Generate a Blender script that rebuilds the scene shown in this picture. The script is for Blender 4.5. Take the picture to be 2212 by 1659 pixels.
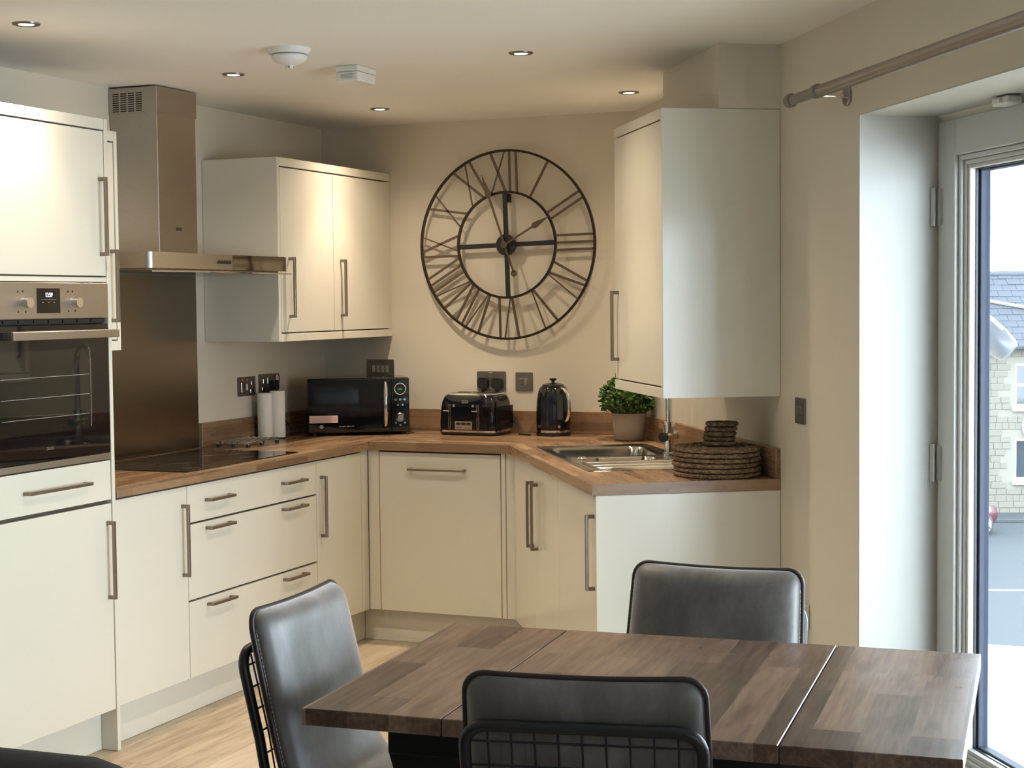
import bpy, bmesh, math, random
from math import sin, cos, pi, radians, sqrt, atan2
from mathutils import Vector, Matrix
random.seed(7)
for o in list(bpy.data.objects): bpy.data.objects.remove(o)
SC = bpy.context.scene
C = SC.collection

# ------------------------------------------------------------------ camera
cam_d = bpy.data.cameras.new('camera'); cam = bpy.data.objects.new('camera', cam_d); C.objects.link(cam)
cam_d.sensor_width = 36; cam_d.sensor_fit = 'HORIZONTAL'; cam_d.lens = 3425.06 / 2212 * 36
cam_d.clip_start = .05; cam_d.clip_end = 400
YAW, PITCH, ROLL = .3952, -.0515, -.0101
fw = Vector((-sin(YAW)*cos(PITCH), cos(YAW)*cos(PITCH), sin(PITCH)))
rt = Vector((cos(YAW), sin(YAW), 0)); up = rt.cross(fw)
rt2 = rt*cos(ROLL) + up*sin(ROLL); up2 = -rt*sin(ROLL) + up*cos(ROLL)
m = Matrix((rt2, up2, -fw)).transposed().to_4x4(); m.translation = (3.8795, -6.9306, 1.5234)
cam.matrix_world = m
SC.camera = cam
# ------------------------------------------------------------------ world, exposure
SC.view_settings.view_transform = 'Standard'; SC.view_settings.look = 'None'
SC.view_settings.gamma = 1; SC.view_settings.use_curve_mapping = False
SC.view_settings.exposure = 0.34
SKY = 15.5
w = bpy.data.worlds.new('sky'); SC.world = w; w.use_nodes = True
bg = w.node_tree.nodes['Background']
bg.inputs[0].default_value = (.77, .89, 1.0, 1); bg.inputs[1].default_value = SKY
SPOT_W = 37.0          # each downlight beam
SPILL_W = 24.0         # wide spill of the same lamp
SPOT_COL = (1.0, .82, .61)

# ------------------------------------------------------------------ geometry constants (from camera calibration)
AR = .5805; BX = 1.6159
DL, DB, DRW, SE = .5655, .6544, .6693, 1.8652
ZC = 2.3884; WT, WB = .908, .870
LX = -.02                     # left wall plane
YT = -2.489                   # right face of the oven tower
UL = dict(z0=1.364, z1=2.152, d=.357, y=-1.0585)
UR = dict(z0=1.192, z1=2.17, d=.419, s0=1.213)
def RW(s, d, z=0): return Vector((BX + sin(AR)*s - cos(AR)*d, -cos(AR)*s - sin(AR)*d, z))
ROT_R = pi + AR; ROT_B = -pi/2
S0 = (DB - DRW*sin(AR))/cos(AR)

# ------------------------------------------------------------------ materials
MATS = {}
def pset(b, **k):
    for n, v in k.items():
        n = {'col':'Base Color','rough':'Roughness','metal':'Metallic','spec':'Specular IOR Level','ior':'IOR','trans':'Transmission Weight','coat':'Coat Weight','coatr':'Coat Roughness','sheen':'Sheen Weight','sheenr':'Sheen Roughness','em':'Emission Color','ems':'Emission Strength','alpha':'Alpha','aniso':'Anisotropic'}[n]
        if isinstance(v, tuple) and len(v) == 3: v = (*v, 1)
        b.inputs[n].default_value = v
def mat(name, **k):
    M = bpy.data.materials.new(name); M.use_nodes = True
    b = M.node_tree.nodes['Principled BSDF']; pset(b, **k); MATS[name] = M
    return M
class NT:
    def __init__(s, M): s.t = M.node_tree; s.b = s.t.nodes['Principled BSDF']
    def n(s, typ, **kw):
        nd = s.t.nodes.new(typ)
        for k, v in kw.items():
            if k.startswith('i_'):
                key = k[2:]; key = int(key) if key.isdigit() else key.replace('_', ' ')
                nd.inputs[key].default_value = v
            else: setattr(nd, k, v)
        return nd
    def l(s, a, b): s.t.links.new(a, b)
    def coords(s, scale=(1,1,1), kind='Object', rot=(0,0,0), loc=(0,0,0)):
        tc = s.n('ShaderNodeTexCoord'); mp = s.n('ShaderNodeMapping')
        mp.inputs['Scale'].default_value = scale; mp.inputs['Rotation'].default_value = rot; mp.inputs['Location'].default_value = loc
        s.l(tc.outputs[kind], mp.inputs[0]); return mp.outputs[0]
    def ramp(s, fac, stops):
        r = s.n('ShaderNodeValToRGB'); el = r.color_ramp.elements
        while len(el) < len(stops): el.new(.5)
        for e, (p, c) in zip(el, stops): e.position = p; e.color = (*c, 1) if len(c) == 3 else c
        s.l(fac, r.inputs[0]); return r.outputs[0]
    def bump(s, h, strength=.2, dist=.01):
        bp = s.n('ShaderNodeBump'); bp.inputs['Strength'].default_value = strength; bp.inputs['Distance'].default_value = dist
        s.l(h, bp.inputs['Height']); s.l(bp.outputs[0], s.b.inputs['Normal'])
    def mix(s, a, b, fac, mode='MIX'):
        mx = s.n('ShaderNodeMix', data_type='RGBA', blend_type=mode)
        for sock, v in ((mx.inputs[0], fac), (mx.inputs[6], a), (mx.inputs[7], b)):
            if isinstance(v, (int, float)): sock.default_value = v
            elif isinstance(v, tuple): sock.default_value = (*v, 1) if len(v) == 3 else v
            else: s.l(v, sock)
        return mx.outputs[2]

def paint(name, col, rough=.6, bump=.05):
    M = mat(name, col=col, rough=rough); t = NT(M)
    nz = t.n('ShaderNodeTexNoise', i_Scale=140.0, i_Detail=3.0); t.l(t.coords(), nz.inputs[0]); t.bump(nz.outputs[0], bump, .002)
    return M
M_wall = paint('wall_paint', (.68, .63, .535), .55)
M_ceil = paint('ceiling_paint', (.85, .84, .81), .75)
M_white = paint('white_paint', (.52, .52, .50), .45, .02)
M_outer = mat('blue_grey_outer_frame', col=(.030, .040, .070), rough=.6, spec=.1)
M_hinge = mat('satin_hinge', col=(.55, .55, .54), rough=.4, metal=.7)
M_frame = mat('window_frame_paint', col=(.55, .57, .565), rough=.35)
M_cab = mat('cream_gloss', col=(.71, .68, .59), rough=.16, spec=.45)
t = NT(M_cab); nz = t.n('ShaderNodeTexNoise', i_Scale=9.0, i_Detail=2.0); t.l(t.coords(), nz.inputs[0]); t.bump(nz.outputs[0], .03, .004)
M_cabin = mat('cabinet_carcass', col=(.085, .065, .048), rough=.6)
M_handle = mat('brushed_nickel', col=(.27, .23, .19), rough=.38, metal=1)
def brushed(name, col, rough, stretch=(1,1,60), bump=.05):
    M = mat(name, col=col, rough=rough, metal=1); t = NT(M)
    nz = t.n('ShaderNodeTexNoise', i_Scale=18.0, i_Detail=4.0); t.l(t.coords(stretch), nz.inputs[0])
    t.l(t.mix(tuple(c*.85 for c in col), tuple(min(1, c*1.12) for c in col), nz.outputs[0]), t.b.inputs['Base Color'])
    t.bump(nz.outputs[0], bump, .001); return M
M_steel = brushed('brushed_steel', (.42, .39, .35), .32, (4, 4, 60))
M_splash = brushed('splashback_steel', (.27, .235, .19), .26, (60, 60, 2))
M_oven = brushed('oven_steel', (.44, .40, .35), .36, (4, 4, 80))
M_chrome = mat('chrome', col=(.82, .81, .80), rough=.06, metal=1)
M_sink = brushed('sink_steel', (.46, .445, .42), .17, (40, 3, 3), .02)
M_black = mat('black_gloss_enamel', col=(.006, .007, .010), rough=.08, spec=.6)
M_glassb = mat('black_glass', col=(.004, .004, .005), rough=.03, spec=.7)
M_blackm = mat('black_plastic', col=(.012, .012, .013), rough=.4)
M_blacksteel = mat('black_powder_coat', col=(.010, .011, .014), rough=.38)
M_carglassk = mat('smoked_window', col=(.05, .055, .06), rough=.1)
M_dark = mat('dark_gap', col=(.02, .015, .012), rough=.8)
M_plate = brushed('black_nickel_plate', (.27, .25, .24), .42, (60, 3, 3), .02)
M_rocker = mat('rocker_nickel', col=(.55, .52, .48), rough=.25, metal=1)
M_plastic = mat('white_plastic', col=(.72, .72, .70), rough=.4)
M_label = mat('grey_print', col=(.30, .30, .30), rough=.6)
M_neon = mat('red_neon', col=(.5, .05, .03), rough=.3, em=(1, .12, .06), ems=.2)
M_led = mat('white_led_digits', col=(.9, .9, 1), em=(.75, .85, 1), ems=1.3)
M_green = mat('green_led_digits', col=(.02, .1, .05), em=(.1, .6, .3), ems=.5)
M_badge = mat('silver_badge', col=(.75, .73, .70), rough=.25, metal=1)
M_paper = paint('paper_roll', (.82, .80, .76), .9, .3)
M_sticker = mat('pale_sticker', col=(.72, .55, .50), rough=.6)
M_print = mat('sticker_print', col=(.42, .20, .18), rough=.7)
M_bronze = mat('dark_bronze', col=(.035, .026, .02), rough=.38, metal=.6)
M_brz2 = mat('aged_bronze', col=(.16, .12, .085), rough=.4, metal=.8)
M_ironb = mat('black_iron', col=(.012, .014, .02), rough=.42)
M_bulb = mat('lamp_glow', col=(1, .9, .75), em=(1.0, .80, .55), ems=28.0)
M_lring = mat('downlight_bezel', col=(.30, .27, .24), rough=.32, metal=1)
M_pole = mat('pole_satin_nickel', col=(.34, .31, .29), rough=.36, metal=1)
M_glass = mat('clear_glass', col=(1, 1, 1), rough=0.0, trans=1, ior=1.45)
# window glass: thin sheet, mostly transparent
M_pane = bpy.data.materials.new('window_glass'); M_pane.use_nodes = True
_t = M_pane.node_tree; _t.nodes.remove(_t.nodes['Principled BSDF'])
_tr = _t.nodes.new('ShaderNodeBsdfTransparent'); _tr.inputs[0].default_value = (.95, .97, .97, 1)
_gl = _t.nodes.new('ShaderNodeBsdfGlossy'); _gl.inputs['Roughness'].default_value = .0
_fr = _t.nodes.new('ShaderNodeFresnel'); _fr.inputs[0].default_value = 1.45
_mx = _t.nodes.new('ShaderNodeMixShader'); _o = _t.nodes['Material Output']
_ge = _t.nodes.new('ShaderNodeNewGeometry'); _sub = _t.nodes.new('ShaderNodeMath'); _sub.operation = 'SUBTRACT'; _sub.inputs[0].default_value = 1
_mul = _t.nodes.new('ShaderNodeMath'); _mul.operation = 'MULTIPLY'
_t.links.new(_ge.outputs['Backfacing'], _sub.inputs[1]); _t.links.new(_fr.outputs[0], _mul.inputs[0]); _t.links.new(_sub.outputs[0], _mul.inputs[1])
_t.links.new(_mul.outputs[0], _mx.inputs[0]); _t.links.new(_tr.outputs[0], _mx.inputs[1]); _t.links.new(_gl.outputs[0], _mx.inputs[2]); _t.links.new(_mx.outputs[0], _o.inputs[0])

def wood_staves(name, cols, stave_w, stave_l, axis, rough=(.22, .4), grain=1.0, knots=False, smear=False):
    """printed wood staves; axis = local axis the staves run along"""
    M = mat(name, rough=.3); t = NT(M)
    rot = (0, 0, 0) if axis == 'x' else (0, 0, pi/2)
    co = t.coords((1, 1, 1), rot=rot)
    # fold z in so vertical faces get their own staves
    sx = t.n('ShaderNodeSeparateXYZ'); t.l(co, sx.inputs[0])
    nc = t.coords((1, 1, 1), 'Normal', rot=rot); sn_ = t.n('ShaderNodeSeparateXYZ'); t.l(nc, sn_.inputs[0])
    an = t.n('ShaderNodeMath', operation='ABSOLUTE'); t.l(sn_.outputs[1], an.inputs[0])
    ad = t.n('ShaderNodeMath', operation='MULTIPLY_ADD'); t.l(sx.outputs[2], ad.inputs[0]); t.l(an.outputs[0], ad.inputs[1]); t.l(sx.outputs[1], ad.inputs[2])
    cb = t.n('ShaderNodeCombineXYZ'); t.l(sx.outputs[0], cb.inputs[0]); t.l(ad.outputs[0], cb.inputs[1])
    br = t.n('ShaderNodeTexBrick', offset=.37, offset_frequency=2)
    br.inputs['Color1'].default_value = (0, 0, 0, 1); br.inputs['Color2'].default_value = (1, 1, 1, 1)
    br.inputs['Scale'].default_value = 1; br.inputs['Mortar Size'].default_value = 0
    br.inputs['Brick Width'].default_value = stave_l; br.inputs['Row Height'].default_value = stave_w
    t.l(cb.outputs[0], br.inputs[0])
    n1 = t.n('ShaderNodeTexNoise', i_Scale=3.0, i_Detail=4.0, i_Roughness=.5, i_Distortion=.5)
    mp = t.n('ShaderNodeMapping'); mp.inputs['Scale'].default_value = (2.2, 26, 26); t.l(co, mp.inputs[0])
    jit = t.n('ShaderNodeMix', data_type='VECTOR'); jit.inputs[0].default_value = 1
    va = t.n('ShaderNodeVectorMath', operation='MULTIPLY_ADD'); t.l(br.outputs['Color'], va.inputs[0]); va.inputs[1].default_value = (37, 19, 11); t.l(mp.outputs[0], va.inputs[2])
    t.l(va.outputs[0], n1.inputs[0])
    f = t.n('ShaderNodeMath', operation='MULTIPLY_ADD'); t.l(n1.outputs[0], f.inputs[0]); f.inputs[1].default_value = .85*grain; f.inputs[2].default_value = -.43*grain
    f2 = t.n('ShaderNodeMath', operation='MULTIPLY_ADD'); t.l(br.outputs['Color'], f2.inputs[0]); f2.inputs[1].default_value = .62; f2.inputs[2].default_value = .18
    f3 = t.n('ShaderNodeMath', operation='ADD', use_clamp=True); t.l(f.outputs[0], f3.inputs[0]); t.l(f2.outputs[0], f3.inputs[1])
    col = t.ramp(f3.outputs[0], cols)
    if knots:
        kn = t.n('ShaderNodeTexNoise', i_Scale=1.0, i_Detail=3.0, i_Roughness=.5); mk = t.n('ShaderNodeMapping'); mk.inputs['Scale'].default_value = (3.5, 17, 17); t.l(co, mk.inputs[0]); t.l(mk.outputs[0], kn.inputs[0])
        kf = t.ramp(kn.outputs[0], [(.55, (0, 0, 0)), (.80, (1, 1, 1))])
        col = t.mix(col, t.mix(col, (.30, .25, .23), .8, 'MULTIPLY'), kf)
    t.l(col, t.b.inputs['Base Color'])
    if smear:
        sn = t.n('ShaderNodeTexNoise', i_Scale=3.0, i_Detail=3.0, i_Distortion=.9); t.l(t.coords(), sn.inputs[0])
        rr = t.ramp(sn.outputs[0], [(.30, (rough[0],)*3), (.70, (rough[1],)*3)])
    else:
        rr = t.ramp(n1.outputs[0], [(.3, (rough[0],)*3), (.7, (rough[1],)*3)])
    t.l(rr, t.b.inputs['Roughness'])
    t.bump(n1.outputs[0], .06, .001)
    return M
WTC = [(.0, (.125, .069, .037)), (.35, (.215, .126, .068)), (.65, (.31, .193, .11)), (1, (.42, .275, .165))]
M_wtx = wood_staves('worktop_staves_along_x', WTC, .043, .40, 'x', grain=.30)
M_wty = wood_staves('worktop_staves_along_y', WTC, .043, .40, 'y', grain=.30)
TBC = [(.0, (.055, .034, .025)), (.32, (.135, .083, .060)), (.62, (.25, .160, .115)), (1, (.40, .275, .195))]
M_table = wood_staves('table_walnut_staves', TBC, .085, .46, 'y', rough=(.25, .40), grain=1.05, knots=True, smear=True)
M_tedge = mat('table_seam', col=(.09, .07, .06), rough=.8, spec=.1)
FLC = [(.0, (.30, .235, .165)), (.4, (.40, .325, .235)), (.75, (.47, .39, .29)), (1, (.53, .45, .345))]
def floor_mat():
    M = mat('oak_plank', rough=.38); t = NT(M)
    oi = t.n('ShaderNodeObjectInfo')
    co = t.coords((14, 1.4, 14))
    va = t.n('ShaderNodeVectorMath', operation='MULTIPLY_ADD'); cb = t.n('ShaderNodeCombineXYZ')
    for i in range(3): t.l(oi.outputs['Random'], cb.inputs[i])
    t.l(cb.outputs[0], va.inputs[0]); va.inputs[1].default_value = (31, 17, 7); t.l(co, va.inputs[2])
    n1 = t.n('ShaderNodeTexNoise', i_Scale=2.4, i_Detail=6.0, i_Distortion=.9); t.l(va.outputs[0], n1.inputs[0])
    f = t.n('ShaderNodeMath', operation='MULTIPLY_ADD'); t.l(oi.outputs['Random'], f.inputs[0]); f.inputs[1].default_value = .25; f.inputs[2].default_value = -.12
    f3 = t.n('ShaderNodeMath', operation='ADD', use_clamp=True); t.l(f.outputs[0], f3.inputs[0]); t.l(n1.outputs[0], f3.inputs[1])
    t.l(t.ramp(f3.outputs[0], [(.25, FLC[0][1]), (.42, FLC[1][1]), (.6, FLC[2][1]), (.8, FLC[3][1])]), t.b.inputs['Base Color'])
    t.bump(n1.outputs[0], .08, .001); return M
M_floor = floor_mat()
def leather():
    M = mat('brown_grey_nubuck', rough=.45, sheen=1.0, sheenr=.4, spec=1.0); t = NT(M)
    n1 = t.n('ShaderNodeTexNoise', i_Scale=9.0, i_Detail=6.0, i_Roughness=.65); t.l(t.coords((1, 1, .5)), n1.inputs[0])
    t.l(t.ramp(n1.outputs[0], [(.3, (.060, .052, .048)), (.52, (.110, .099, .094)), (.72, (.20, .187, .181))]), t.b.inputs['Base Color'])
    t.l(t.ramp(n1.outputs[0], [(.3, (.54,)*3), (.7, (.40,)*3)]), t.b.inputs['Roughness'])
    n2 = t.n('ShaderNodeTexNoise', i_Scale=160.0, i_Detail=3.0); t.l(t.coords(), n2.inputs[0]); t.bump(n2.outputs[0], .12, .002)
    return M
M_leather = leather()
M_piping = mat('dark_piping', col=(.022, .013, .012), rough=.5)
M_thread = mat('pale_thread', col=(.50, .46, .42), rough=.7)
M_sofa = paint('dark_sofa_fabric', (.022, .021, .020), .75, .4)
def straw():
    M = mat('woven_seagrass', rough=.8); t = NT(M)
    n1 = t.n('ShaderNodeTexNoise', i_Scale=60.0, i_Detail=4.0); t.l(t.coords((1, 1, 3)), n1.inputs[0])
    t.l(t.ramp(n1.outputs[0], [(.3, (.085, .052, .030)), (.5, (.21, .14, .08)), (.72, (.42, .31, .19))]), t.b.inputs['Base Color'])
    t.bump(n1.outputs[0], .5, .004); return M
M_straw = straw()
def leaves():
    M = mat('box_leaf_green', rough=.4); t = NT(M)
    n1 = t.n('ShaderNodeTexNoise', i_Scale=45.0, i_Detail=2.0); t.l(t.coords(), n1.inputs[0])
    t.l(t.ramp(n1.outputs[0], [(.3, (.030, .085, .018)), (.55, (.075, .17, .035)), (.75, (.17, .28, .07))]), t.b.inputs['Base Color']); return M
M_leaf = leaves()
M_stem = mat('plant_core', col=(.015, .03, .010), rough=.9)
M_pot = paint('concrete_pot', (.36, .31, .265), .85, .5)
M_stone = paint('pale_stone', (.105, .096, .078), .9, .8)
M_mortar = paint('pale_mortar', (.125, .115, .096), .95, .5)
M_slate = paint('grey_slate', (.036, .039, .046), .6, .6)
M_asphalt = paint('asphalt', (.036, .039, .042), .8, .3)
for _m in (M_stone, M_mortar, M_slate, M_asphalt): _m.node_tree.nodes['Principled BSDF'].inputs['Specular IOR Level'].default_value = .03
M_roadpaint = mat('road_paint', col=(.30, .30, .29), rough=.6)
M_carred = mat('red_car_paint', col=(.045, .004, .008), rough=.3, coat=.2)
M_tyre = mat('tyre_rubber', col=(.015, .015, .016), rough=.7)
M_alloy = mat('alloy_wheel', col=(.65, .66, .68), rough=.3, metal=1)
M_carglass = mat('car_glass', col=(.02, .025, .03), rough=.05)
M_camw = mat('camera_housing', col=(.10, .112, .14), rough=.3)
M_membrane = paint('white_roof_membrane', (.30, .305, .305), .6, .1)
M_camlab = mat('camera_label', col=(.5, .5, .5), rough=.5)

# ------------------------------------------------------------------ mesh helpers
def box(bm, x0, x1, y0, y1, z0, z1, bev=0, seg=1):
    b2 = bmesh.new() if bev else bm
    vs = [b2.verts.new((x, y, z)) for z in (z0, z1) for y in (y0, y1) for x in (x0, x1)]
    for f in ((0,2,3,1),(4,5,7,6),(0,1,5,4),(2,6,7,3),(0,4,6,2),(1,3,7,5)): b2.faces.new([vs[i] for i in f])
    if bev:
        bmesh.ops.bevel(b2, geom=b2.edges[:], offset=bev, segments=seg, affect='EDGES', profile=.5)
        merge(bm, b2); b2.free()
def merge(bm, src, M=None):
    mp = {}
    for v in src.verts: mp[v] = bm.verts.new(M @ v.co if M else v.co)
    for f in src.faces:
        try: bm.faces.new([mp[v] for v in f.verts])
        except ValueError: pass
def frame_of(d):
    d = Vector(d).normalized(); a = Vector((0,0,1)) if abs(d.z) < .9 else Vector((1,0,0))
    u = d.cross(a).normalized(); return u, d.cross(u).normalized()
def tube(bm, pts, r, seg=8, closed=False, cap=True, rs=None):
    pts = [Vector(p) for p in pts]; n = len(pts); rings = []
    prevu = None
    for i, p in enumerate(pts):
        if closed: d = (pts[(i+1) % n] - pts[i-1])
        else: d = pts[min(i+1, n-1)] - pts[max(i-1, 0)]
        d.normalize()
        if prevu is None: u, v = frame_of(d)
        else:
            u = (prevu - d*prevu.dot(d)); u.normalize(); v = d.cross(u)
        prevu = u; rr = rs[i] if rs else r
        rings.append([bm.verts.new(p + (u*cos(2*pi*k/seg) + v*sin(2*pi*k/seg))*rr) for k in range(seg)])
    for i in range(n if closed else n-1):
        a, b = rings[i], rings[(i+1) % n]
        for k in range(seg): bm.faces.new((a[k], a[(k+1) % seg], b[(k+1) % seg], b[k]))
    if cap and not closed: bm.faces.new(rings[0][::-1]); bm.faces.new(rings[-1])
def cyl(bm, p0, p1, r, seg=20, r1=None): tube(bm, [p0, p1], r, seg, rs=[r, r1 if r1 is not None else r])
def lathe(bm, prof, seg=32, c=(0,0,0), mod=None):
    """prof: list of (r, z)"""
    c = Vector(c); rings = []
    for r, z in prof:
        if r < 1e-6: rings.append([bm.verts.new(c + Vector((0, 0, z)))])
        else:
            rings.append([bm.verts.new(c + Vector(((r*(mod(k/seg, z) if mod else 1))*cos(2*pi*k/seg), (r*(mod(k/seg, z) if mod else 1))*sin(2*pi*k/seg), z))) for k in range(seg)])
    for a, b in zip(rings, rings[1:]):
        for k in range(seg):
            k2 = (k+1) % seg
            if len(a) == 1 and len(b) == 1: continue
            if len(a) == 1: bm.faces.new((a[0], b[k2], b[k]))
            elif len(b) == 1: bm.faces.new((a[k], a[k2], b[0]))
            else: bm.faces.new((a[k], a[k2], b[k2], b[k]))
def prism(bm, poly, z0, z1):
    """poly: list of (x,y) ; z0,z1 scalars"""
    a = [bm.verts.new((x, y, z0)) for x, y in poly]; b = [bm.verts.new((x, y, z1)) for x, y in poly]
    bm.faces.new(a[::-1]); bm.faces.new(b); n = len(poly)
    for i in range(n): bm.faces.new((a[i], a[(i+1) % n], b[(i+1) % n], b[i]))
def rrect(x0, x1, y0, y1, r, seg=5):
    out = []
    for cx, cy, a in ((x1-r, y1-r, 0), (x0+r, y1-r, pi/2), (x0+r, y0+r, pi), (x1-r, y0+r, 1.5*pi)):
        for k in range(seg+1): out.append((cx + r*cos(a + k*pi/2/seg), cy + r*sin(a + k*pi/2/seg)))
    return out
def obj(name, bm, m, parent=None, smooth=None, loc=None, rotz=None):
    bmesh.ops.recalc_face_normals(bm, faces=bm.faces[:])
    me = bpy.data.meshes.new(name); bm.to_mesh(me); bm.free()
    if smooth:
        me.shade_smooth(); me.set_sharp_from_angle(angle=radians(smooth))
    me.materials.append(m)
    o = bpy.data.objects.new(name, me); C.objects.link(o)
    if parent: o.parent = parent
    if loc is not None: o.location = loc
    if rotz is not None: o.rotation_euler = (0, 0, rotz)
    return o
def B(): return bmesh.new()
def bx(name, m, parent, *a, bev=.0015, seg=1, smooth=None):
    bm = B(); box(bm, *a, bev=bev, seg=seg); return obj(name, bm, m, parent, smooth)
def tag(o, label, cat, group=None):
    o['label'] = label; o['category'] = cat
    if group: o['group'] = group
    return o
def thing(name, label, cat, loc=(0,0,0), rotz=0, group=None):
    o = bpy.data.objects.new(name, None); C.objects.link(o); o.empty_display_size = .1
    o.location = loc; o.rotation_euler = (0, 0, rotz); return tag(o, label, cat, group)
def struct(o): o['kind'] = 'structure'; return o
def share(name, src, parent, loc, rot=None):
    o = bpy.data.objects.new(name, src.data); C.objects.link(o); o.parent = parent; o.location = loc
    if rot: o.rotation_euler = rot
    return o
def text_part(name, body, size, m, parent, loc, rot, depth=.0006, spacing=1.0, xs=1.0):
    cu = bpy.data.curves.new(name, 'FONT'); cu.body = body; cu.size = size; cu.extrude = depth
    cu.align_x = 'CENTER'; cu.align_y = 'CENTER'; cu.space_character = spacing; cu.resolution_u = 3
    tmp = bpy.data.objects.new(name+'_tmp', cu); C.objects.link(tmp)
    dg = bpy.context.evaluated_depsgraph_get(); me = bpy.data.meshes.new_from_object(tmp.evaluated_get(dg))
    bpy.data.objects.remove(tmp); bpy.data.curves.remove(cu)
    me.materials.clear(); me.materials.append(m); me.name = name
    o = bpy.data.objects.new(name, me); C.objects.link(o); o.parent = parent; o.location = loc; o.rotation_euler = rot; o.scale = (xs, 1, 1)
    return o
OUT_X = (pi/2, 0, pi/2)     # text facing +x local (out of a wall run)

# ------------------------------------------------------------------ room shell
# floor: slab, with planks laid on it
bm = B(); box(bm, LX-.3, 7.6, -9.6, .3, -.25, -.012); floor = struct(obj('floor', bm, M_floor))
pw, plen = .192, 1.28
bm = B(); box(bm, 0, pw-.0012, 0, plen-.0012, -.012, 0, bev=.0009); plank0 = obj('plank', bm, M_floor, floor)
first = True
def wall_x(y): return BX + sin(AR)*(-y/cos(AR))
for i in range(38):
    x = LX + i*pw; off = (i*.437*plen) % plen
    for j in range(-1, 8):
        y = -9.4 + j*plen + off
        if y > .3 or x > wall_x(min(0, y)) + .25 or y + plen < -9.5: continue
        if y > .1: continue
        if first: plank0.location = (x, y, 0); first = False
        else:
            po = share('plank', plank0, floor, (x, y, 0))
            if y + plen > .15: po.scale = (1, (.15-y)/plen, 1)     # last plank of a row is cut to length
# ceiling
bm = B(); box(bm, LX-.3, 7.6, -9.6, .35, ZC, ZC+.2); struct(obj('ceiling', bm, M_ceil))
# left, back, rear walls
bm = B(); box(bm, LX-.2, LX, -9.6, .2, -.25, ZC); struct(obj('wall_left', bm, M_wall))
bm = B(); box(bm, LX, BX+.25, 0, .2, -.25, ZC); struct(obj('wall_back', bm, M_wall))
bm = B(); box(bm, LX-.2, 7.6, -9.6, -9.4, -.25, ZC); struct(obj('wall_rear', bm, M_wall))
# right wall (local x = out of wall into the room, y = along the wall towards the camera)
WTH = .31
O1, O2, OZ = 2.534, 4.9, 2.075         # glazed door opening
P1, P2, PZ0 = 6.3, 7.6, .9              # second window further along
bm = B()
for (s0, s1, z0, z1) in ((-.12, O1, -.25, ZC), (O1, O2, OZ, ZC), (O1, O2, -.25, 0), (O2, P1, -.25, ZC), (P1, P2, -.25, PZ0), (P1, P2, OZ, ZC), (P2, 11.3, -.25, ZC)):
    box(bm, -WTH, 0, s0, s1, z0, z1)
wr = struct(obj('wall_right', bm, M_wall, loc=RW(0, 0), rotz=ROT_R))
# white painted linings of the door reveal
def Robj(name, bm, m, parent=None, smooth=None): return obj(name, bm, m, parent, smooth, RW(0, 0), ROT_R) if parent is None else obj(name, bm, m, parent, smooth)
bm = B(); box(bm, -.252, -.0005, O1-.0, O1+.004, 0, OZ); box(bm, -.252, -.0005, O2-.004, O2, 0, OZ); box(bm, -.252, -.0005, O1, O2, OZ-.004, OZ)
struct(Robj('trim_1', bm, M_white))
# boxing above the right wall cabinet
bm = B(); box(bm, 0, .217, SE-.682, SE, UR['z1']+.001, ZC); struct(Robj('trim_2', bm, M_wall))

# glazed double doors
def glazed_leaf(n, s0, s1, z0, z1, hinge_s, parent_rot=True):
    root = bpy.data.objects.new(n, None); C.objects.link(root); root.location = RW(0, 0); root.rotation_euler = (0, 0, ROT_R); root['kind'] = 'structure'
    def ringf(name, m, a, b, d0, d1, bev=.002):
        # rectangular ring of section a..b inset from leaf edge
        bm = B()
        box(bm, d0, d1, s0+a, s0+b, z0+a, z1-a, bev=bev); box(bm, d0, d1, s1-b, s1-a, z0+a, z1-a, bev=bev)
        box(bm, d0, d1, s0+b-.001, s1-b+.001, z1-b, z1-a, bev=bev); box(bm, d0, d1, s0+b-.001, s1-b+.001, z0+a, z0+b, bev=bev)
        return obj(name, bm, m, root)
    ringf('door_frame', M_frame, 0, .106, -.305, -.25)
    ringf('sash', M_frame, .108, .122, -.31, -.262)
    ringf('glazing_bead', M_frame, .122, .136, -.303, -.272, .003)
    ringf('glazing_bead', M_frame, .136, .148, -.303, -.277, .002)
    ringf('gasket', M_blackm, .148, .151, -.303, -.296, 0)
    ringf('outer_bead', M_outer, .124, .156, -.34, -.309, .002)
    bm = B(); box(bm, -.3085, -.3035, s0+.135, s1-.135, z0+.135, z1-.135); obj('pane', bm, M_pane, root)
    for zz in ((1.74, 1.855), (.965, 1.08)) if n == 'door_1' else ():
        bm = B(); cyl(bm, (-.235, hinge_s, zz[0]), (-.235, hinge_s, zz[1]), .009, 12); cyl(bm, (-.235, hinge_s, zz[0]+.028), (-.235, hinge_s, zz[0]+.030), .0098, 12)
        cyl(bm, (-.235, hinge_s, zz[1]-.030), (-.235, hinge_s, zz[1]-.028), .0098, 12); box(bm, -.25, -.243, hinge_s-.012, hinge_s+.03, zz[0]+.004, zz[1]-.004)
        obj('hinge', bm, M_hinge, root, 40)
    return root
OM = (O1+O2)/2
glazed_leaf('door_1', O1+.012, OM-.003, .03, 2.05, O1+.010)
glazed_leaf('door_2', OM+.003, O2-.012, .03, 2.05, O2-.01)
bm = B(); box(bm, -.31, -.262, O1+.004, O2-.004, 2.051, OZ-.004); box(bm, -.31, -.262, O1+.004, O1+.0115, 0.03, 2.051); struct(Robj('trim_4', bm, M_wall))
bm = B(); box(bm, -.34, -.20, O1, O2, 0, .028, bev=.004); struct(Robj('trim_3', bm, M_frame))
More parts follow.
